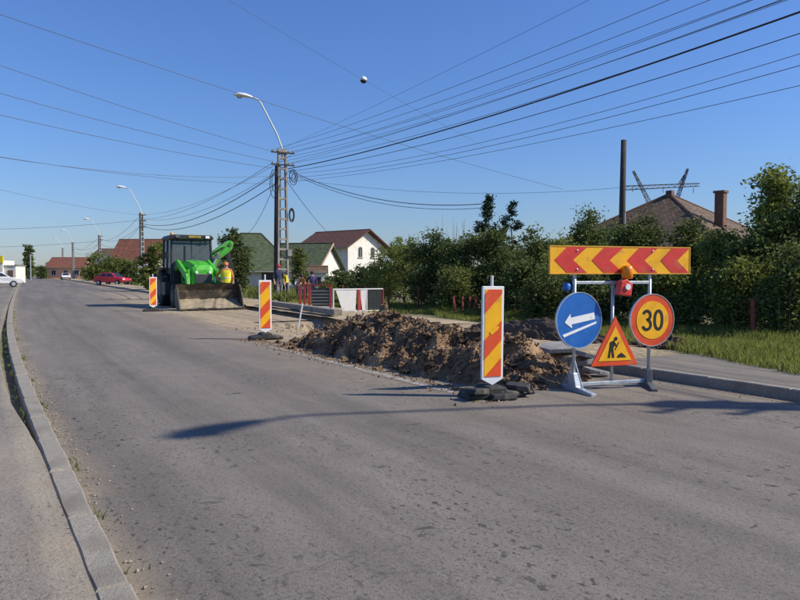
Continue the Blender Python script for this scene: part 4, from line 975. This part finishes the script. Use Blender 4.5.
# ------------------------------------------------------------------ houses
def setuv(o, quads):
    me = o.data; l = me.uv_layers.new(name='roof')
    for p in me.polygons:
        n = p.normal; u = Vector((0, 0, 1)).cross(n); u = u.normalized() if u.length > .05 else Vector((1, 0, 0)); v = n.cross(u)
        for li in p.loop_indices: c = me.vertices[me.loops[li].vertex_index].co; l.data[li].uv = (c.dot(u), c.dot(v))
def house(name, label, loc, rz, L, W, eave, ridge, wall, roof, over=.45, hip=0, cat='house', gable_wins=(), side_wins=(), door=None, frame='wframe'):
    # ridge along local x; gables at x = +-L/2; sides at y = +-W/2
    root = thing(name, label, cat, loc, rz)
    g = [] if hip else [(0, ridge - .12)]
    mb = MB(); wv = [(-W / 2, 0), (W / 2, 0), (W / 2, eave)] + ([] if hip else [(0, ridge - .1)]) + [(-W / 2, eave)]
    n_ = len(wv); mb.add([(-L / 2, *q) for q in wv] + [(L / 2, *q) for q in wv], [tuple(range(n_)), tuple(range(2 * n_ - 1, n_ - 1, -1))] + [(i, i + n_, (i + 1) % n_ + n_, (i + 1) % n_) for i in range(n_)])
    mb.build('wall', M[wall], root)
    lo, wo = L / 2 + over, W / 2 + over; sl = (ridge - eave) / (W / 2); ze = eave - over * sl
    rl = lo - hip; t = .12
    rb = MB()
    def slabp(P):
        nn = (Vector(P[1]) - Vector(P[0])).cross(Vector(P[2]) - Vector(P[0])).normalized()
        if nn.z < 0: nn = -nn
        k = len(P); rb.add(list(P) + [tuple(Vector(q) + nn * t) for q in P], [tuple(range(k)), tuple(range(2 * k - 1, k - 1, -1))] + [(i, i + k, (i + 1) % k + k, (i + 1) % k) for i in range(k)])
    slabp([(-lo, -wo, ze), (lo, -wo, ze), (rl, 0, ridge), (-rl, 0, ridge)]); slabp([(lo, wo, ze), (-lo, wo, ze), (-rl, 0, ridge), (rl, 0, ridge)])
    if hip: slabp([(lo, -wo, ze), (lo, wo, ze), (rl, 0, ridge)]); slabp([(-lo, wo, ze), (-lo, -wo, ze), (-rl, 0, ridge)])
    ro_ = rb.build('roof', M[roof], root); setuv(ro_, None)
    if hip:
        for sx_ in (-1, 1):
            for sy_ in (-1, 1): MB().tube([(sx_ * rl, 0, ridge + t * .9), (sx_ * lo, sy_ * wo, ze + t * .9)], .08, 6).build('hip_cap', M['brick'] if roof != 'roofgreen' else M[roof], ro_)
    for sy_ in (-1, 1): MB().tube([(-lo, sy_ * (wo + .05), ze + .03), (lo, sy_ * (wo + .05), ze + .03)], .06, 6).build('gutter', M['concdk'], ro_)
    MB().tube([(-rl, 0, ridge + t * .9), (rl, 0, ridge + t * .9)], .1, 6).build('ridge_cap', M[roof] if roof == 'roofgreen' else M['brick'], ro_)
    def win(face, a, z, w_, h_, arch=False):
        if face in ('gx', '-gx'): s_ = 1 if face == 'gx' else -1; T = Matrix.Translation((s_ * L / 2, 0, 0)) @ Matrix.Rotation(R(90) * s_, 4, 'Z')
        else: s_ = -1 if face == 'front' else 1; T = Matrix.Translation((0, s_ * W / 2, 0)) @ Matrix.Rotation(0 if s_ < 0 else R(180), 4, 'Z')
        # local window frame: x along wall, y inwards
        out = [(a - w_ / 2, z), (a + w_ / 2, z), (a + w_ / 2, z + h_)] + ([(a + w_ * .3, z + h_ + w_ * .3), (a - w_ * .3, z + h_ + w_ * .3)] if arch else []) + [(a - w_ / 2, z + h_)]
        wo_ = MB().prism(out, -.03, .02, T).build('window', M[frame], root)
        s = .84; cx, cz = a, z + h_ / 2
        MB().prism([(cx + (q[0] - cx) * s, cz + (q[1] - cz) * .88) for q in out], -.045, -.032, T).build('pane', M['pane'], wo_)
        MB().box((0, 0, 0), (.05, .02, h_ * .86)).build('mullion', M[frame], wo_, tuple(T @ Vector((a, -.055, z + h_ / 2))), (0, 0, T.to_euler().z))
        MB().box((0, 0, 0), (w_ + .2, .16, .06)).build('sill', M['concdk'], wo_, tuple(T @ Vector((a, -.08, z - .03))), (0, 0, T.to_euler().z))
    for q in gable_wins: win(*q)
    for q in side_wins: win(*q)
    return root
# white two-storey house: gable to the right
c = Vector((X(348, 95), 95)); rd = Vector((-.766, .643)); gd = Vector((.643, .766)); Lh, Wh = 9.6, 7.4
ctr = c + rd * Lh / 2 + gd * Wh / 2
hw = house('white_house', 'white two-storey house with brown tiled gable roof and arched windows', (ctr.x, ctr.y, 0), math.atan2(-rd.y, -rd.x), Lh, Wh, 5.4, 7.5, 'plaster', 'roofbrown', .9,
      gable_wins=[('gx', -1.2, 3.6, .9, 1.3, True), ('gx', 1.4, 3.6, .9, 1.3, True)], side_wins=[('front', -2.2, 3.4, 1.2, 1.3), ('front', .8, 3.2, 1.8, 1.6)], frame='plaster2')
MB().box((-1.2, -Wh / 2 - .55, 3.0), (4.6, 1.0, .16)).build('balcony_slab', M['concdk'], hw)
for i in range(9): MB().box((-3.3 + i * .53, -Wh / 2 - 1.0, 3.5), (.05, .05, .9)).build('baluster', M['wframe'], hw)
MB().box((-1.2, -Wh / 2 - 1.0, 3.98), (4.5, .07, .07)).build('balcony_rail', M['wframe'], hw)
lo_ = MB(); 
for s_ in (0,): lo_.add([(-4.2, -Wh / 2 - 3.4, 2.5), (5.0, -Wh / 2 - 3.4, 2.5), (5.0, -Wh / 2 - .05, 4.0), (-4.2, -Wh / 2 - .05, 4.0), (-4.2, -Wh / 2 - 3.4, 2.65), (5.0, -Wh / 2 - 3.4, 2.65), (5.0, -Wh / 2 - .05, 4.15), (-4.2, -Wh / 2 - .05, 4.15)], [(0, 1, 2, 3), (4, 5, 6, 7), (0, 1, 5, 4), (1, 2, 6, 5), (2, 3, 7, 6), (3, 0, 4, 7)])
# green-roofed buildings
house('green_roof_house', 'low white building with large green roof left of the big concrete pole', (X(247, 52), 53.5, 0), R(14), 5.6, 7.2, 1.75, 4.35, 'plaster', 'roofgreen', .4, 2.4,
      side_wins=[('front', 1.1, .5, .9, .95)], frame='wframe')
g2 = house('green_roof_house', 'second green-roofed house with pinkish gable edge right of the pole', (X(302, 60), 62, 0), R(-14), 4.6, 6.4, 1.9, 3.95, 'plaster', 'roofgreen', .4, 0,
      side_wins=[('front', 1.5, .55, .9, 1.0)])
MB().add([(2.72, -3.62, 1.55), (2.72, 0, 3.95), (2.72, 0, 4.1), (2.72, -3.62, 1.74), (2.8, -3.62, 1.55), (2.8, 0, 3.95), (2.8, 0, 4.1), (2.8, -3.62, 1.74)], [(0, 1, 2, 3), (4, 7, 6, 5), (0, 4, 5, 1), (1, 5, 6, 2), (2, 6, 7, 3), (3, 7, 4, 0)]).build('barge_board', M['fascia'], g2)
w_ = house('garden_shed', 'small white shed between the pole and the white house', (X(318, 50), 50, 0), R(5), 1.3, 1.2, 1.45, 1.75, 'plaster', 'roofold', .1, 0, 'shed', side_wins=[('front', 0, .6, .5, .5)])
house('red_roof_house', 'red tiled house rising above the trees behind the second lamp pole', (X(140, 112), 114, 0), R(-4), 7.5, 8, 3.2, 6.9, 'plaster2', 'roofred', .5, 0, side_wins=[('front', -1.5, 1.2, 1.1, 1.3), ('front', 1.6, 1.2, 1.1, 1.3)])
hp = house('far_house', 'distant peach-walled house with long red roof at the end of the street', (X(66, 165), 168, 0), R(4), 8.5, 8, 2.9, 5.1, 'peach', 'roofred', .4, 0, side_wins=[('front', -2.6, .9, 1.1, 1.2), ('front', .2, .9, 1.1, 1.2), ('front', 2.8, .9, 1.1, 1.2)], frame='wframew')
house('pale_flat_house', 'pale small house far off between third lamp pole and red roof', (X(111, 150), 150, 0), R(-8), 5, 5, 5.4, 6.6, 'plaster', 'roofold', .3, 0, side_wins=[('front', -1.2, 4.0, .9, 1.0), ('front', 1.2, 4.0, .9, 1.0)], frame='wframe')
# roof in the trees on the right
rh = house('tiled_house', 'old house with weathered clay tile roof half hidden by trees', (13.3, 33.8, 0), R(-47), 8.6, 8.6, 2.5, 5.15, 'plaster2', 'roofold', .5, 4.75,
      side_wins=[('front', -1.5, .9, 1.0, 1.2), ('front', 1.6, .9, 1.0, 1.2)])
MB().box((2.9, -1.0, 4.1), (.4, .4, 1.9)).build('chimney', M['brick'], rh, bevel=.02); MB().box((2.9, -1.0, 5.07), (.5, .5, .1)).build('chimney_cap', M['brick'], rh)
MB().box((.1, -.1, 5.2), (.3, .3, .5)).build('chimney', M['brick'], rh)
# yellow and white shop at the far left
sh = thing('roadside_shop', 'white and yellow roadside building at the far left edge', 'building', (X(0, 98), 99, 0), R(8))
MB().box((-1.4, 0, 1.6), (4.2, 4, 3.2)).build('wall', M['plaster'], sh); MB().box((-1.4, -2.05, 3.35), (4.4, .25, 1.0)).build('sign_board', M['yellowsign'], sh); MB().box((1.5, 0, 1.2), (1.6, 3.4, 2.4)).build('wall', M['plaster'], sh)
MB().box((-1.4, -2.03, 1.3), (2.6, .06, 1.5)).build('window', M['pane'], sh); MB().box((1.6, -1.73, 1.0), (.7, .06, 1.6)).build('door', M['wframe'], sh); MB().box((1.5, 0, 2.46), (1.8, 3.6, .12)).build('roof', M['concdk'], sh)

# ------------------------------------------------------------------ vehicles
def car(label, loc, rz, paint, van=False, k=1.0):
    root = thing('parked_car', label, 'car', loc, rz)
    P = [(-2.0, .35), (-2.02, .62), (-1.9, .82), (-1.0, .93), (-.35, 1.38), (.9, 1.42), (1.55, 1.02), (1.98, .93), (2.03, .55), (2.0, .32)]
    hw_ = [.72, .8, .78, .8, .58, .58, .76, .76, .8, .74]
    mb = MB(); n_ = len(P)
    mb.v = [(x, -w_, z) for (x, z), w_ in zip(P, hw_)] + [(x, w_, z) for (x, z), w_ in zip(P, hw_)]
    mb.f = [tuple(range(n_)), tuple(range(2 * n_ - 1, n_ - 1, -1))] + [(i, i + n_, (i + 1) % n_ + n_, (i + 1) % n_) for i in range(n_)]; mb.m = [0] * len(mb.f)
    body = mb.build('body', M[paint], root, bevel=.05)
    for s_ in (-1, 1):
        for (a, b, c, d) in (((-.85, .98), (-.3, 1.33), (.25, 1.35), (.25, .98)), ((.32, .98), (.32, 1.35), (.85, 1.36), (1.3, 1.02))):
            f = lambda q: (q[0], s_ * (.805 - .225 * max(0, (q[1] - .93) / .47) + .008), q[1])
            MB().add([f(a), f(b), f(c), f(d)], [(0, 1, 2, 3)]).build('side_window', M['pane'], root)
        MB().box((-1.97, s_ * .6, .7), (.1, .26, .12)).build('headlight', M['white'], root, bevel=.01)
        MB().box((1.99, s_ * .62, .78), (.08, .22, .16)).build('tail_light', M['red'], root, bevel=.01)
        for x in (-1.25, 1.3):
            T = Matrix.Translation((x, s_ * .74, .3)) @ Matrix.Rotation(R(90), 4, 'X')
            wh = MB().lathe([(.17, -.1), (.28, -.1), (.3, -.06), (.3, .06), (.28, .1), (.17, .1)], 18, T).build('wheel', M['tyre'], root); MB().lathe([(.05, -.105), (.17, -.105), (.17, .105), (.05, .105)], 14, T).build('rim', M['galv'], wh)
    for (x0, z0, x1, z1) in ((-1.0, .955, -.37, 1.37), (1.53, 1.06, .93, 1.41)):
        w0, w1 = .66, .5; d = -.012 if x0 < 0 else .012
        MB().add([(x0 + d, -w0, z0 + .01), (x0 + d, w0, z0 + .01), (x1 + d, w1, z1), (x1 + d, -w1, z1)], [(0, 1, 2, 3)]).build('windscreen', M['pane'], root)
    MB().box((-2.04, 0, .45), (.06, 1.3, .16)).build('bumper', M['dark'], root)
    return root
car('red car parked on the right roadside beyond the white board', (X(113, 77), 77, .02), R(162), 'carred')
car('white car parked at the far left edge of the street', (X(-2, 64), 64, .08), R(212), 'carwhite')
car('small white car far down the street by the peach house', (X(66, 138), 138, .02), R(118), 'carwhite')

# white notice board on posts
root = thing('notice_board', 'blank white rectangular board on two posts left of the loader', 'notice board', (X(145.5, 58), 58, .05), R(6))
MB().box((0, 0, 1.68), (1.25, .04, .85)).build('board', M['white'], root, bevel=.01)
for x in (-.5, .5): MB().tube([(x, .04, 0), (x, .04, 2.0)], .03, 8).build('post', M['galv'], root)

# ------------------------------------------------------------------ trees and shrubs
def leaves_mesh(name, pts, size, material, seed, flat=.0, asp=.5, axis=None):
    r = np.random.default_rng(seed); N_ = len(pts); pts = np.asarray(pts, dtype=np.float32)
    u = r.normal(size=(N_, 3)); u[:, 2] = u[:, 2] * .7 - .15
    if axis is not None: u = u * .35 + axis
    u /= np.linalg.norm(u, axis=1)[:, None]
    w = r.normal(size=(N_, 3)); w[:, 2] *= .5; v = np.cross(u, w); v /= np.linalg.norm(v, axis=1)[:, None] + 1e-6
    sz = size * r.uniform(.6, 1.35, N_)[:, None]
    V = np.stack([pts - u * sz * .5, pts + v * sz * asp * .5, pts + u * sz * .5, pts - v * sz * asp * .5], 1).reshape(-1, 3).astype(np.float32)
    me = bpy.data.meshes.new(name); me.vertices.add(N_ * 4); me.vertices.foreach_set('co', V.ravel())
    me.loops.add(N_ * 4); me.loops.foreach_set('vertex_index', np.arange(N_ * 4, dtype=np.int32))
    me.polygons.add(N_); me.polygons.foreach_set('loop_start', np.arange(0, N_ * 4, 4, dtype=np.int32)); me.polygons.foreach_set('loop_total', np.full(N_, 4, dtype=np.int32))
    at = me.attributes.new('tint', 'FLOAT', 'FACE'); at.data.foreach_set('value', r.beta(2, 2.4, N_).astype(np.float32))
    me.materials.append(material); me.update(); me.validate(); return me
def tree(name, label, x, y, h, rx, mat_='leafA', n=6000, leaf=.13, seed=1, base=.15, cat='tree', blobs=None, clump=.28, group=None, open_=.0, z0=.05, even=.75):
    r = np.random.default_rng(seed); root = thing(name, label, cat, (x, y, z0), 0, group)
    if blobs is None:
        blobs = []
        for i in range(9):
            a = r.uniform(0, 6.28); q = r.uniform(.15, .62) * rx; zz = h * (base + (1 - base) * r.uniform(.28, .86))
            s_ = rx * r.uniform(.38, .62) * (1.1 - .4 * zz / h); blobs.append((q * math.cos(a), q * math.sin(a), zz, s_, s_ * .8))
        blobs.append((0, 0, h * .88, rx * .3, h * .12)); blobs.append((0, 0, h * (base + .25), rx * .8, h * .22))
    vol = np.array([b[3] ** 2 * b[4] for b in blobs]) ** even; vol /= vol.sum(); P = []; cents = []
    per = 46
    for b, f in zip(blobs, vol):
        k = max(2, int(n * f / per))
        d = r.normal(size=(k, 3)); d /= np.linalg.norm(d, axis=1)[:, None]; rad = r.uniform(.25 if not open_ else .1, 1.05, k)[:, None] ** .55
        cc = np.array(b[:3]) + d * rad * np.array((b[3], b[3], b[4])); cents += list(cc[:3])
        for c_ in cc:
            sg = clump * r.uniform(.45, 1.2); P.append(c_ + r.normal(size=(per, 3)) * np.array((sg, sg, sg * .65)) * .6)
    P = np.concatenate(P); P = P[P[:, 2] > .06]
    tr_ = MB(); tw = max(.03, h * .014)
    tr_.tube([(0, 0, -.1), (.03 * h * r.uniform(-1, 1), .03 * h * r.uniform(-1, 1), h * .35), (0, 0, h * .75)], [tw * 1.5, tw, tw * .35], 7)
    for c_ in cents[:18]:
        z_ = min(c_[2] * .7, h * .6) * r.uniform(.4, .9); tr_.tube([(0, 0, z_), tuple(np.array((0, 0, z_)) * .4 + c_ * .6 + r.normal(size=3) * .06 * rx), tuple(c_)], [tw * .5, tw * .3, tw * .12], 5)
    tr_.build('trunk', M['bark'], root, smooth=True, fix=False)
    link('crown', leaves_mesh('crown', P, leaf, M[mat_], seed), root)
    return root
def T(px, Y, top, rpx, label, mat_='leafA', n=6000, seed=1, name='shrub', cat='shrub', leaf=.092, base=.02, **kw):
    n = int(n * (2.1 if leaf < .16 else 1.3)); h = 1.4 + (273 - top) / 680 * Y; return tree(name, label, X(px, Y), Y, h, rpx / 680 * Y, mat_, n, leaf, seed, base, cat, **kw)
g = 'shrubs and trees behind the garden fence'
T(405, 28, 236, 34, 'leafy shrub at the left end of the hedge, right of white house', 'leafC', 6500, 1, group=g)
T(382, 36, 262, 26, 'low dark bush behind the white barrier', 'leafB', 4500, 2, group=g)
T(432, 25, 232, 32, 'dense dark shrub in the hedge above the soil heap', 'leafB', 8000, 3, group=g)
T(462, 24, 238, 30, 'dusty green shrub left of the tall conifer', 'leafA', 7500, 4, group=g)
T(498, 23, 228, 32, 'broad shrub at the foot of the two conifers', 'leafB', 8000, 5, group=g)
T(532, 21, 232, 30, 'green shrub behind the top left of the chevron board', 'leafA', 7500, 6, group=g)
T(565, 20.5, 240, 30, 'bright shrub just above the chevron board', 'leafC', 6500, 7, group=g)
T(588, 22, 205, 26, 'slender open tree above the middle of the chevron board', 'leafB', 3200, 8, 'garden_tree', 'tree', base=.35, group=g, open_=1)
T(612, 19, 246, 30, 'shrub behind the warning lamp', 'leafC', 7500, 9, group=g)
T(645, 18.5, 217, 32, 'rounded tree in front of the tiled roof, left part', 'leafA', 8000, 10, 'garden_tree', 'tree', base=.1, group=g)
T(690, 18, 221, 32, 'rounded tree in front of the tiled roof, below the chimney', 'leafA', 8500, 11, 'garden_tree', 'tree', base=.1, group=g)
T(668, 15.6, 268, 30, 'low bush behind the speed limit sign', 'leafC', 7000, 12, group=g)
T(722, 16.5, 232, 32, 'tree between chimney and the tall right tree', 'leafA', 8000, 13, 'garden_tree', 'tree', base=.1, group=g)
T(740, 14.6, 262, 28, 'bush at the fence, right part, below the chimney side trees', 'leafA', 6500, 14, group=g)
T(772, 15, 214, 40, 'big leafy tree at the right edge of the picture', 'leafA', 7500, 15, 'garden_tree', 'tree', base=.08, group=g, leaf=.1)
T(772, 16, 166, 24, 'tall open-crowned tree rising at the right edge', 'leafC', 2600, 16, 'garden_tree', 'tree', base=.5, group=g, open_=1, leaf=.1)
T(804, 15, 172, 26, 'tall tree cut by the right picture edge', 'leafB', 2400, 17, 'garden_tree', 'tree', base=.35, group=g, leaf=.1)
T(792, 13.6, 240, 30, 'dense bush at the right picture edge above the grass', 'leafA', 7000, 18, group=g)
T(590, 16.8, 272, 24, 'low bush behind the blue arrow sign', 'leafB', 5000, 19, group=g)
T(548, 18, 268, 26, 'low bush right of the nearest striped panel', 'leafB', 5000, 20, group=g)
T(520, 20, 262, 28, 'bush behind the nearest striped panel', 'leafA', 5500, 28, group=g)
T(455, 22.5, 266, 30, 'low bush in the hedge above the soil heap', 'leafB', 5500, 29, group=g)
T(615, 27, 222, 26, 'olive tree left of the tiled roof', 'leafB', 5000, 30, 'garden_tree', 'tree', base=.1, group=g)
tree('conifer', 'tall narrow dark conifer above the nearest striped panel', X(488, 24.5), 24.5, 4.2, .5, 'needle', 7000, .085, 21, .05, 'conifer', blobs=[(.05 * math.sin(3 * z), 0, z, .5 - .085 * z + .1 * math.sin(5 * z), .3) for z in np.arange(.7, 3.9, .38)] + [(.3, 0, 2.75, .16, .14), (-.32, .1, 3.0, .14, .16), (0, 0, 4.05, .1, .2)], clump=.15, even=.22)
tree('conifer', 'shorter ragged conifer right of the tall narrow one', X(511, 24.5), 24.5, 3.9, .55, 'needle', 5200, .085, 22, .05, 'conifer', blobs=[(.16 * math.sin(4 * z), 0, z, .55 - .1 * z, .24) for z in np.arange(.7, 3.2, .42)] + [(.22, 0, 3.05, .13, .14), (-.2, 0, 3.2, .12, .16), (.02, 0, 3.55, .1, .2), (.04, 0, 3.85, .05, .1)], clump=.14, even=.22)
# trees round the loader and along the street
T(236, 37, 226, 17, 'dark tree right behind the loader boom', 'leafB', 5200, 23, 'street_tree', 'tree', .16)
T(299, 46, 246, 9, 'small dark tree right of the big concrete pole', 'leafB', 3000, 24, 'street_tree', 'tree', .16)
T(152, 52, 244, 18, 'green tree left of the loader cab', 'leafA', 5200, 25, 'street_tree', 'tree', .2)
T(340, 42, 270, 20, 'low bush in front of the white house', 'leafB', 3500, 26, leaf=.16)
T(362, 40, 266, 18, 'bush in front of the white gable', 'leafB', 3500, 27, leaf=.16)
T(120, 92, 258, 17, 'dark bushy tree behind the red car', 'leafB', 4500, 31, 'street_tree', 'tree', .3, clump=.6)
T(100, 105, 255, 14, 'dark tree by the third lamp pole', 'leafB', 4000, 32, 'street_tree', 'tree', .32, clump=.6)
T(135, 78, 262, 12, 'round bush right of the red car', 'leafA', 3000, 33, 'street_tree', 'tree', .25, clump=.5)
T(172, 60, 236, 12, 'tree directly behind the loader cab', 'leafB', 3500, 34, 'street_tree', 'tree', .22)
T(196, 56, 240, 16, 'leafy tree seen through the cab', 'leafB', 3500, 35, 'street_tree', 'tree', .22)
T(270, 44, 284, 9, 'small bush beside the white low building', 'leafA', 1800, 36)
T(328, 33, 282, 10, 'weedy bush behind the site fence', 'leafA', 2000, 37)
tree('poplar', 'upright dark poplar at the end of the street on the left', X(30, 150), 150, 7.9, 1.2, 'leafB', 4200, .4, 38, .03, 'tree', blobs=[(0, 0, z, 1.05 - .35 * abs(z - 3) / 4, .9) for z in (.9, 2, 3.1, 4.2, 5.2)] + [(.4, 0, 6.3, .5, .8), (-.5, 0, 6.1, .55, .8), (.3, 0, 7.2, .3, .5), (-.5, 0, 7.1, .3, .5)], clump=.5)
T(42, 160, 266, 5, 'small tree right of the poplar', 'leafA', 1400, 39, 'street_tree', 'tree', .4, clump=.7)
T(20, 170, 268, 4, 'small tree left of the poplar', 'leafB', 1400, 40, 'street_tree', 'tree', .4, clump=.7)
T(50, 185, 262, 6, 'far tree left of the red roof', 'leafB', 1500, 41, 'street_tree', 'tree', .4, clump=.7)
T(88, 125, 268, 7, 'low bush left of the third lamp pole', 'leafA', 1500, 42, 'street_tree', 'tree', .35, clump=.6)
o = MB().tube([(0, 0, 0), (0, 0, 5.2)], [.12, .09], 8).build('utility_pole', M['galv'], None, (X(31, 140), 140, 0)); tag(o, 'slim pale pole standing in front of the poplar', 'pole')

# dry stalks sticking up from the hedge
for i, px in enumerate((436, 445, 453, 461, 466)):
    mb = MB(); b_ = 2.0 + .5 * random.random(); 
    for k in range(4):
        a = random.uniform(-.1, .1); mb.tube([(0, 0, 0), (a * .6, 0, b_ * .6), (a * 1.6 + random.uniform(-.05, .05), 0, b_ + random.uniform(.6, 1.2))], [.012, .008, .003], 4, cap=False)
    o = mb.build('dry_stalks', M['deadwood'], None, (X(px, 25), 25 + random.uniform(-.4, .4), .05), fix=False); tag(o, ('leftmost', 'second from left', 'middle', 'fourth from left', 'rightmost')[i] + ' bunch of thin dry stalks rising above the hedge left of the conifers', 'stalks', 'dry stalks in the hedge')

# ------------------------------------------------------------------ garden fence
root = thing('garden_fence', 'low wire mesh garden fence on rusty red posts in front of the trees', 'fence')
q = .5; i = 0
while q < 24:
    x, y = xy(q, 12.3); MB().box((0, 0, .4), (.055, .055, .84)).build('post', M['fencered'], root, (x, y, .08), (R(random.uniform(-3, 3)), R(random.uniform(-3, 3)), heading(q)))
    q += 2.2 if i % 3 else 1.9; i += 1
ms = MB()
for z in (.15, .35, .55, .75, .85): ms.tube([(*xy(q_, 12.33), .08 + z) for q_ in np.arange(.5, 24, 1.0)], .003, 3, cap=False)
for q_ in np.arange(.5, 24, .2): x, y = xy(q_, 12.33); ms.tube([(x, y, .1), (x, y, .93)], .0018, 3, cap=False)
ms.build('wire_mesh', M['mesh'], root, fix=False)['kind'] = 'stuff'
for i, px in enumerate((456, 463, 470, 476)):
    o = MB().box((0, 0, .3), (.05, .05, .62)).build('short_red_stake', M['fencered'], None, (X(px, 20.5), 20.5, .08), (R(random.uniform(-6, 6)), R(random.uniform(-8, 8)), .4))
    tag(o, ('leftmost', 'second', 'third', 'rightmost')[i] + ' of four short rusty red stakes left of the nearest striped panel', 'stake', 'short red stakes in the weeds')

# ------------------------------------------------------------------ grass and weeds
def grass(name, n_, fn, label, hh=(.08, .24), seed=3, wdt=.014):
    r = np.random.default_rng(seed); P = []; Hs = []
    while len(P) < n_:
        p = fn(r)
        if p: P.append(p[:3]); Hs.append(p[3] if len(p) > 3 else 1)
    P = np.array(P); N_ = len(P); h = r.uniform(*hh, N_) * np.array(Hs); a = r.uniform(0, 6.28, N_); lean = r.normal(0, .35, (N_, 2)) * h[:, None]
    w = np.stack([np.cos(a), np.sin(a), np.zeros(N_)], 1) * wdt * .5
    tip = P + np.concatenate([lean, h[:, None]], 1); mid = P + np.concatenate([lean * .35, h[:, None] * .55], 1)
    V = np.stack([P - w, P + w, mid + w * .75, tip, mid - w * .75], 1).reshape(-1, 3).astype(np.float32)
    me = bpy.data.meshes.new(name); me.vertices.add(N_ * 5); me.vertices.foreach_set('co', V.ravel()); me.loops.add(N_ * 5); me.loops.foreach_set('vertex_index', np.arange(N_ * 5, dtype=np.int32))
    me.polygons.add(N_); me.polygons.foreach_set('loop_start', np.arange(0, N_ * 5, 5, dtype=np.int32)); me.polygons.foreach_set('loop_total', np.full(N_, 5, dtype=np.int32))
    at = me.attributes.new('tint', 'FLOAT', 'FACE'); at.data.foreach_set('value', np.clip(r.beta(2, 2, N_), 0, 1).astype(np.float32)); me.materials.append(M['grassblade']); me.update(); me.validate()
    return tag(link(name, me), label, 'grass', None, 'stuff')
def vfn(r):
    q = r.uniform(-1, 26); n = r.uniform(7.8, 13.6)
    d = fbm(q * .45, n * .7, 7)
    if n < (PE(q) - .08 if q < 4.6 else 9.5 + .4 * fbm(q * 1.3, 4)): return None
    if q > 9.5 and n < 10.6 + d: return None
    if d < -.38 and r.random() < .8: return None
    x, y = xy(q, n); return (x, y, gz(q, n) - .01, 1 + .9 * max(0, d) + (.6 if n > 11.6 else 0))
grass('verge_grass', 85000, vfn, 'rough green grass on the verge between pavement and garden fence', (.04, .16))
def wfn(r):
    if r.random() < .5: q = r.uniform(-1, 30); n = -.165 - abs(r.normal(0, .02)); ok = fbm(q * 1.7, 2) > .15
    else: q = r.uniform(-1, 30); n = .02 + abs(r.normal(0, .035)); ok = fbm(q * 1.1, 9) > .28
    if not ok: return None
    x, y = xy(q, n); return (x, y, .0 if n > 0 else .03, .6)
grass('gutter_weeds', 900, wfn, 'thin weeds growing along the left kerb joints', (.03, .1), 5, .008)
def lfn(r):
    q = r.uniform(30, 90); n = r.uniform(-5, -2.0); x, y = xy(q, n); return (x, y, .02, 1.5)
grass('left_verge_grass', 9000, lfn, 'grass strip beside the left pavement far down the street', (.1, .3), 6, .05)
def rfn(r):
    q = r.uniform(26, 75); n = r.uniform(10.6, 15); x, y = xy(q, n); return (x, y, .06, 1.5)
grass('far_verge_grass', 16000, rfn, 'weedy grass on the right verge beyond the loader', (.12, .4), 8, .04)
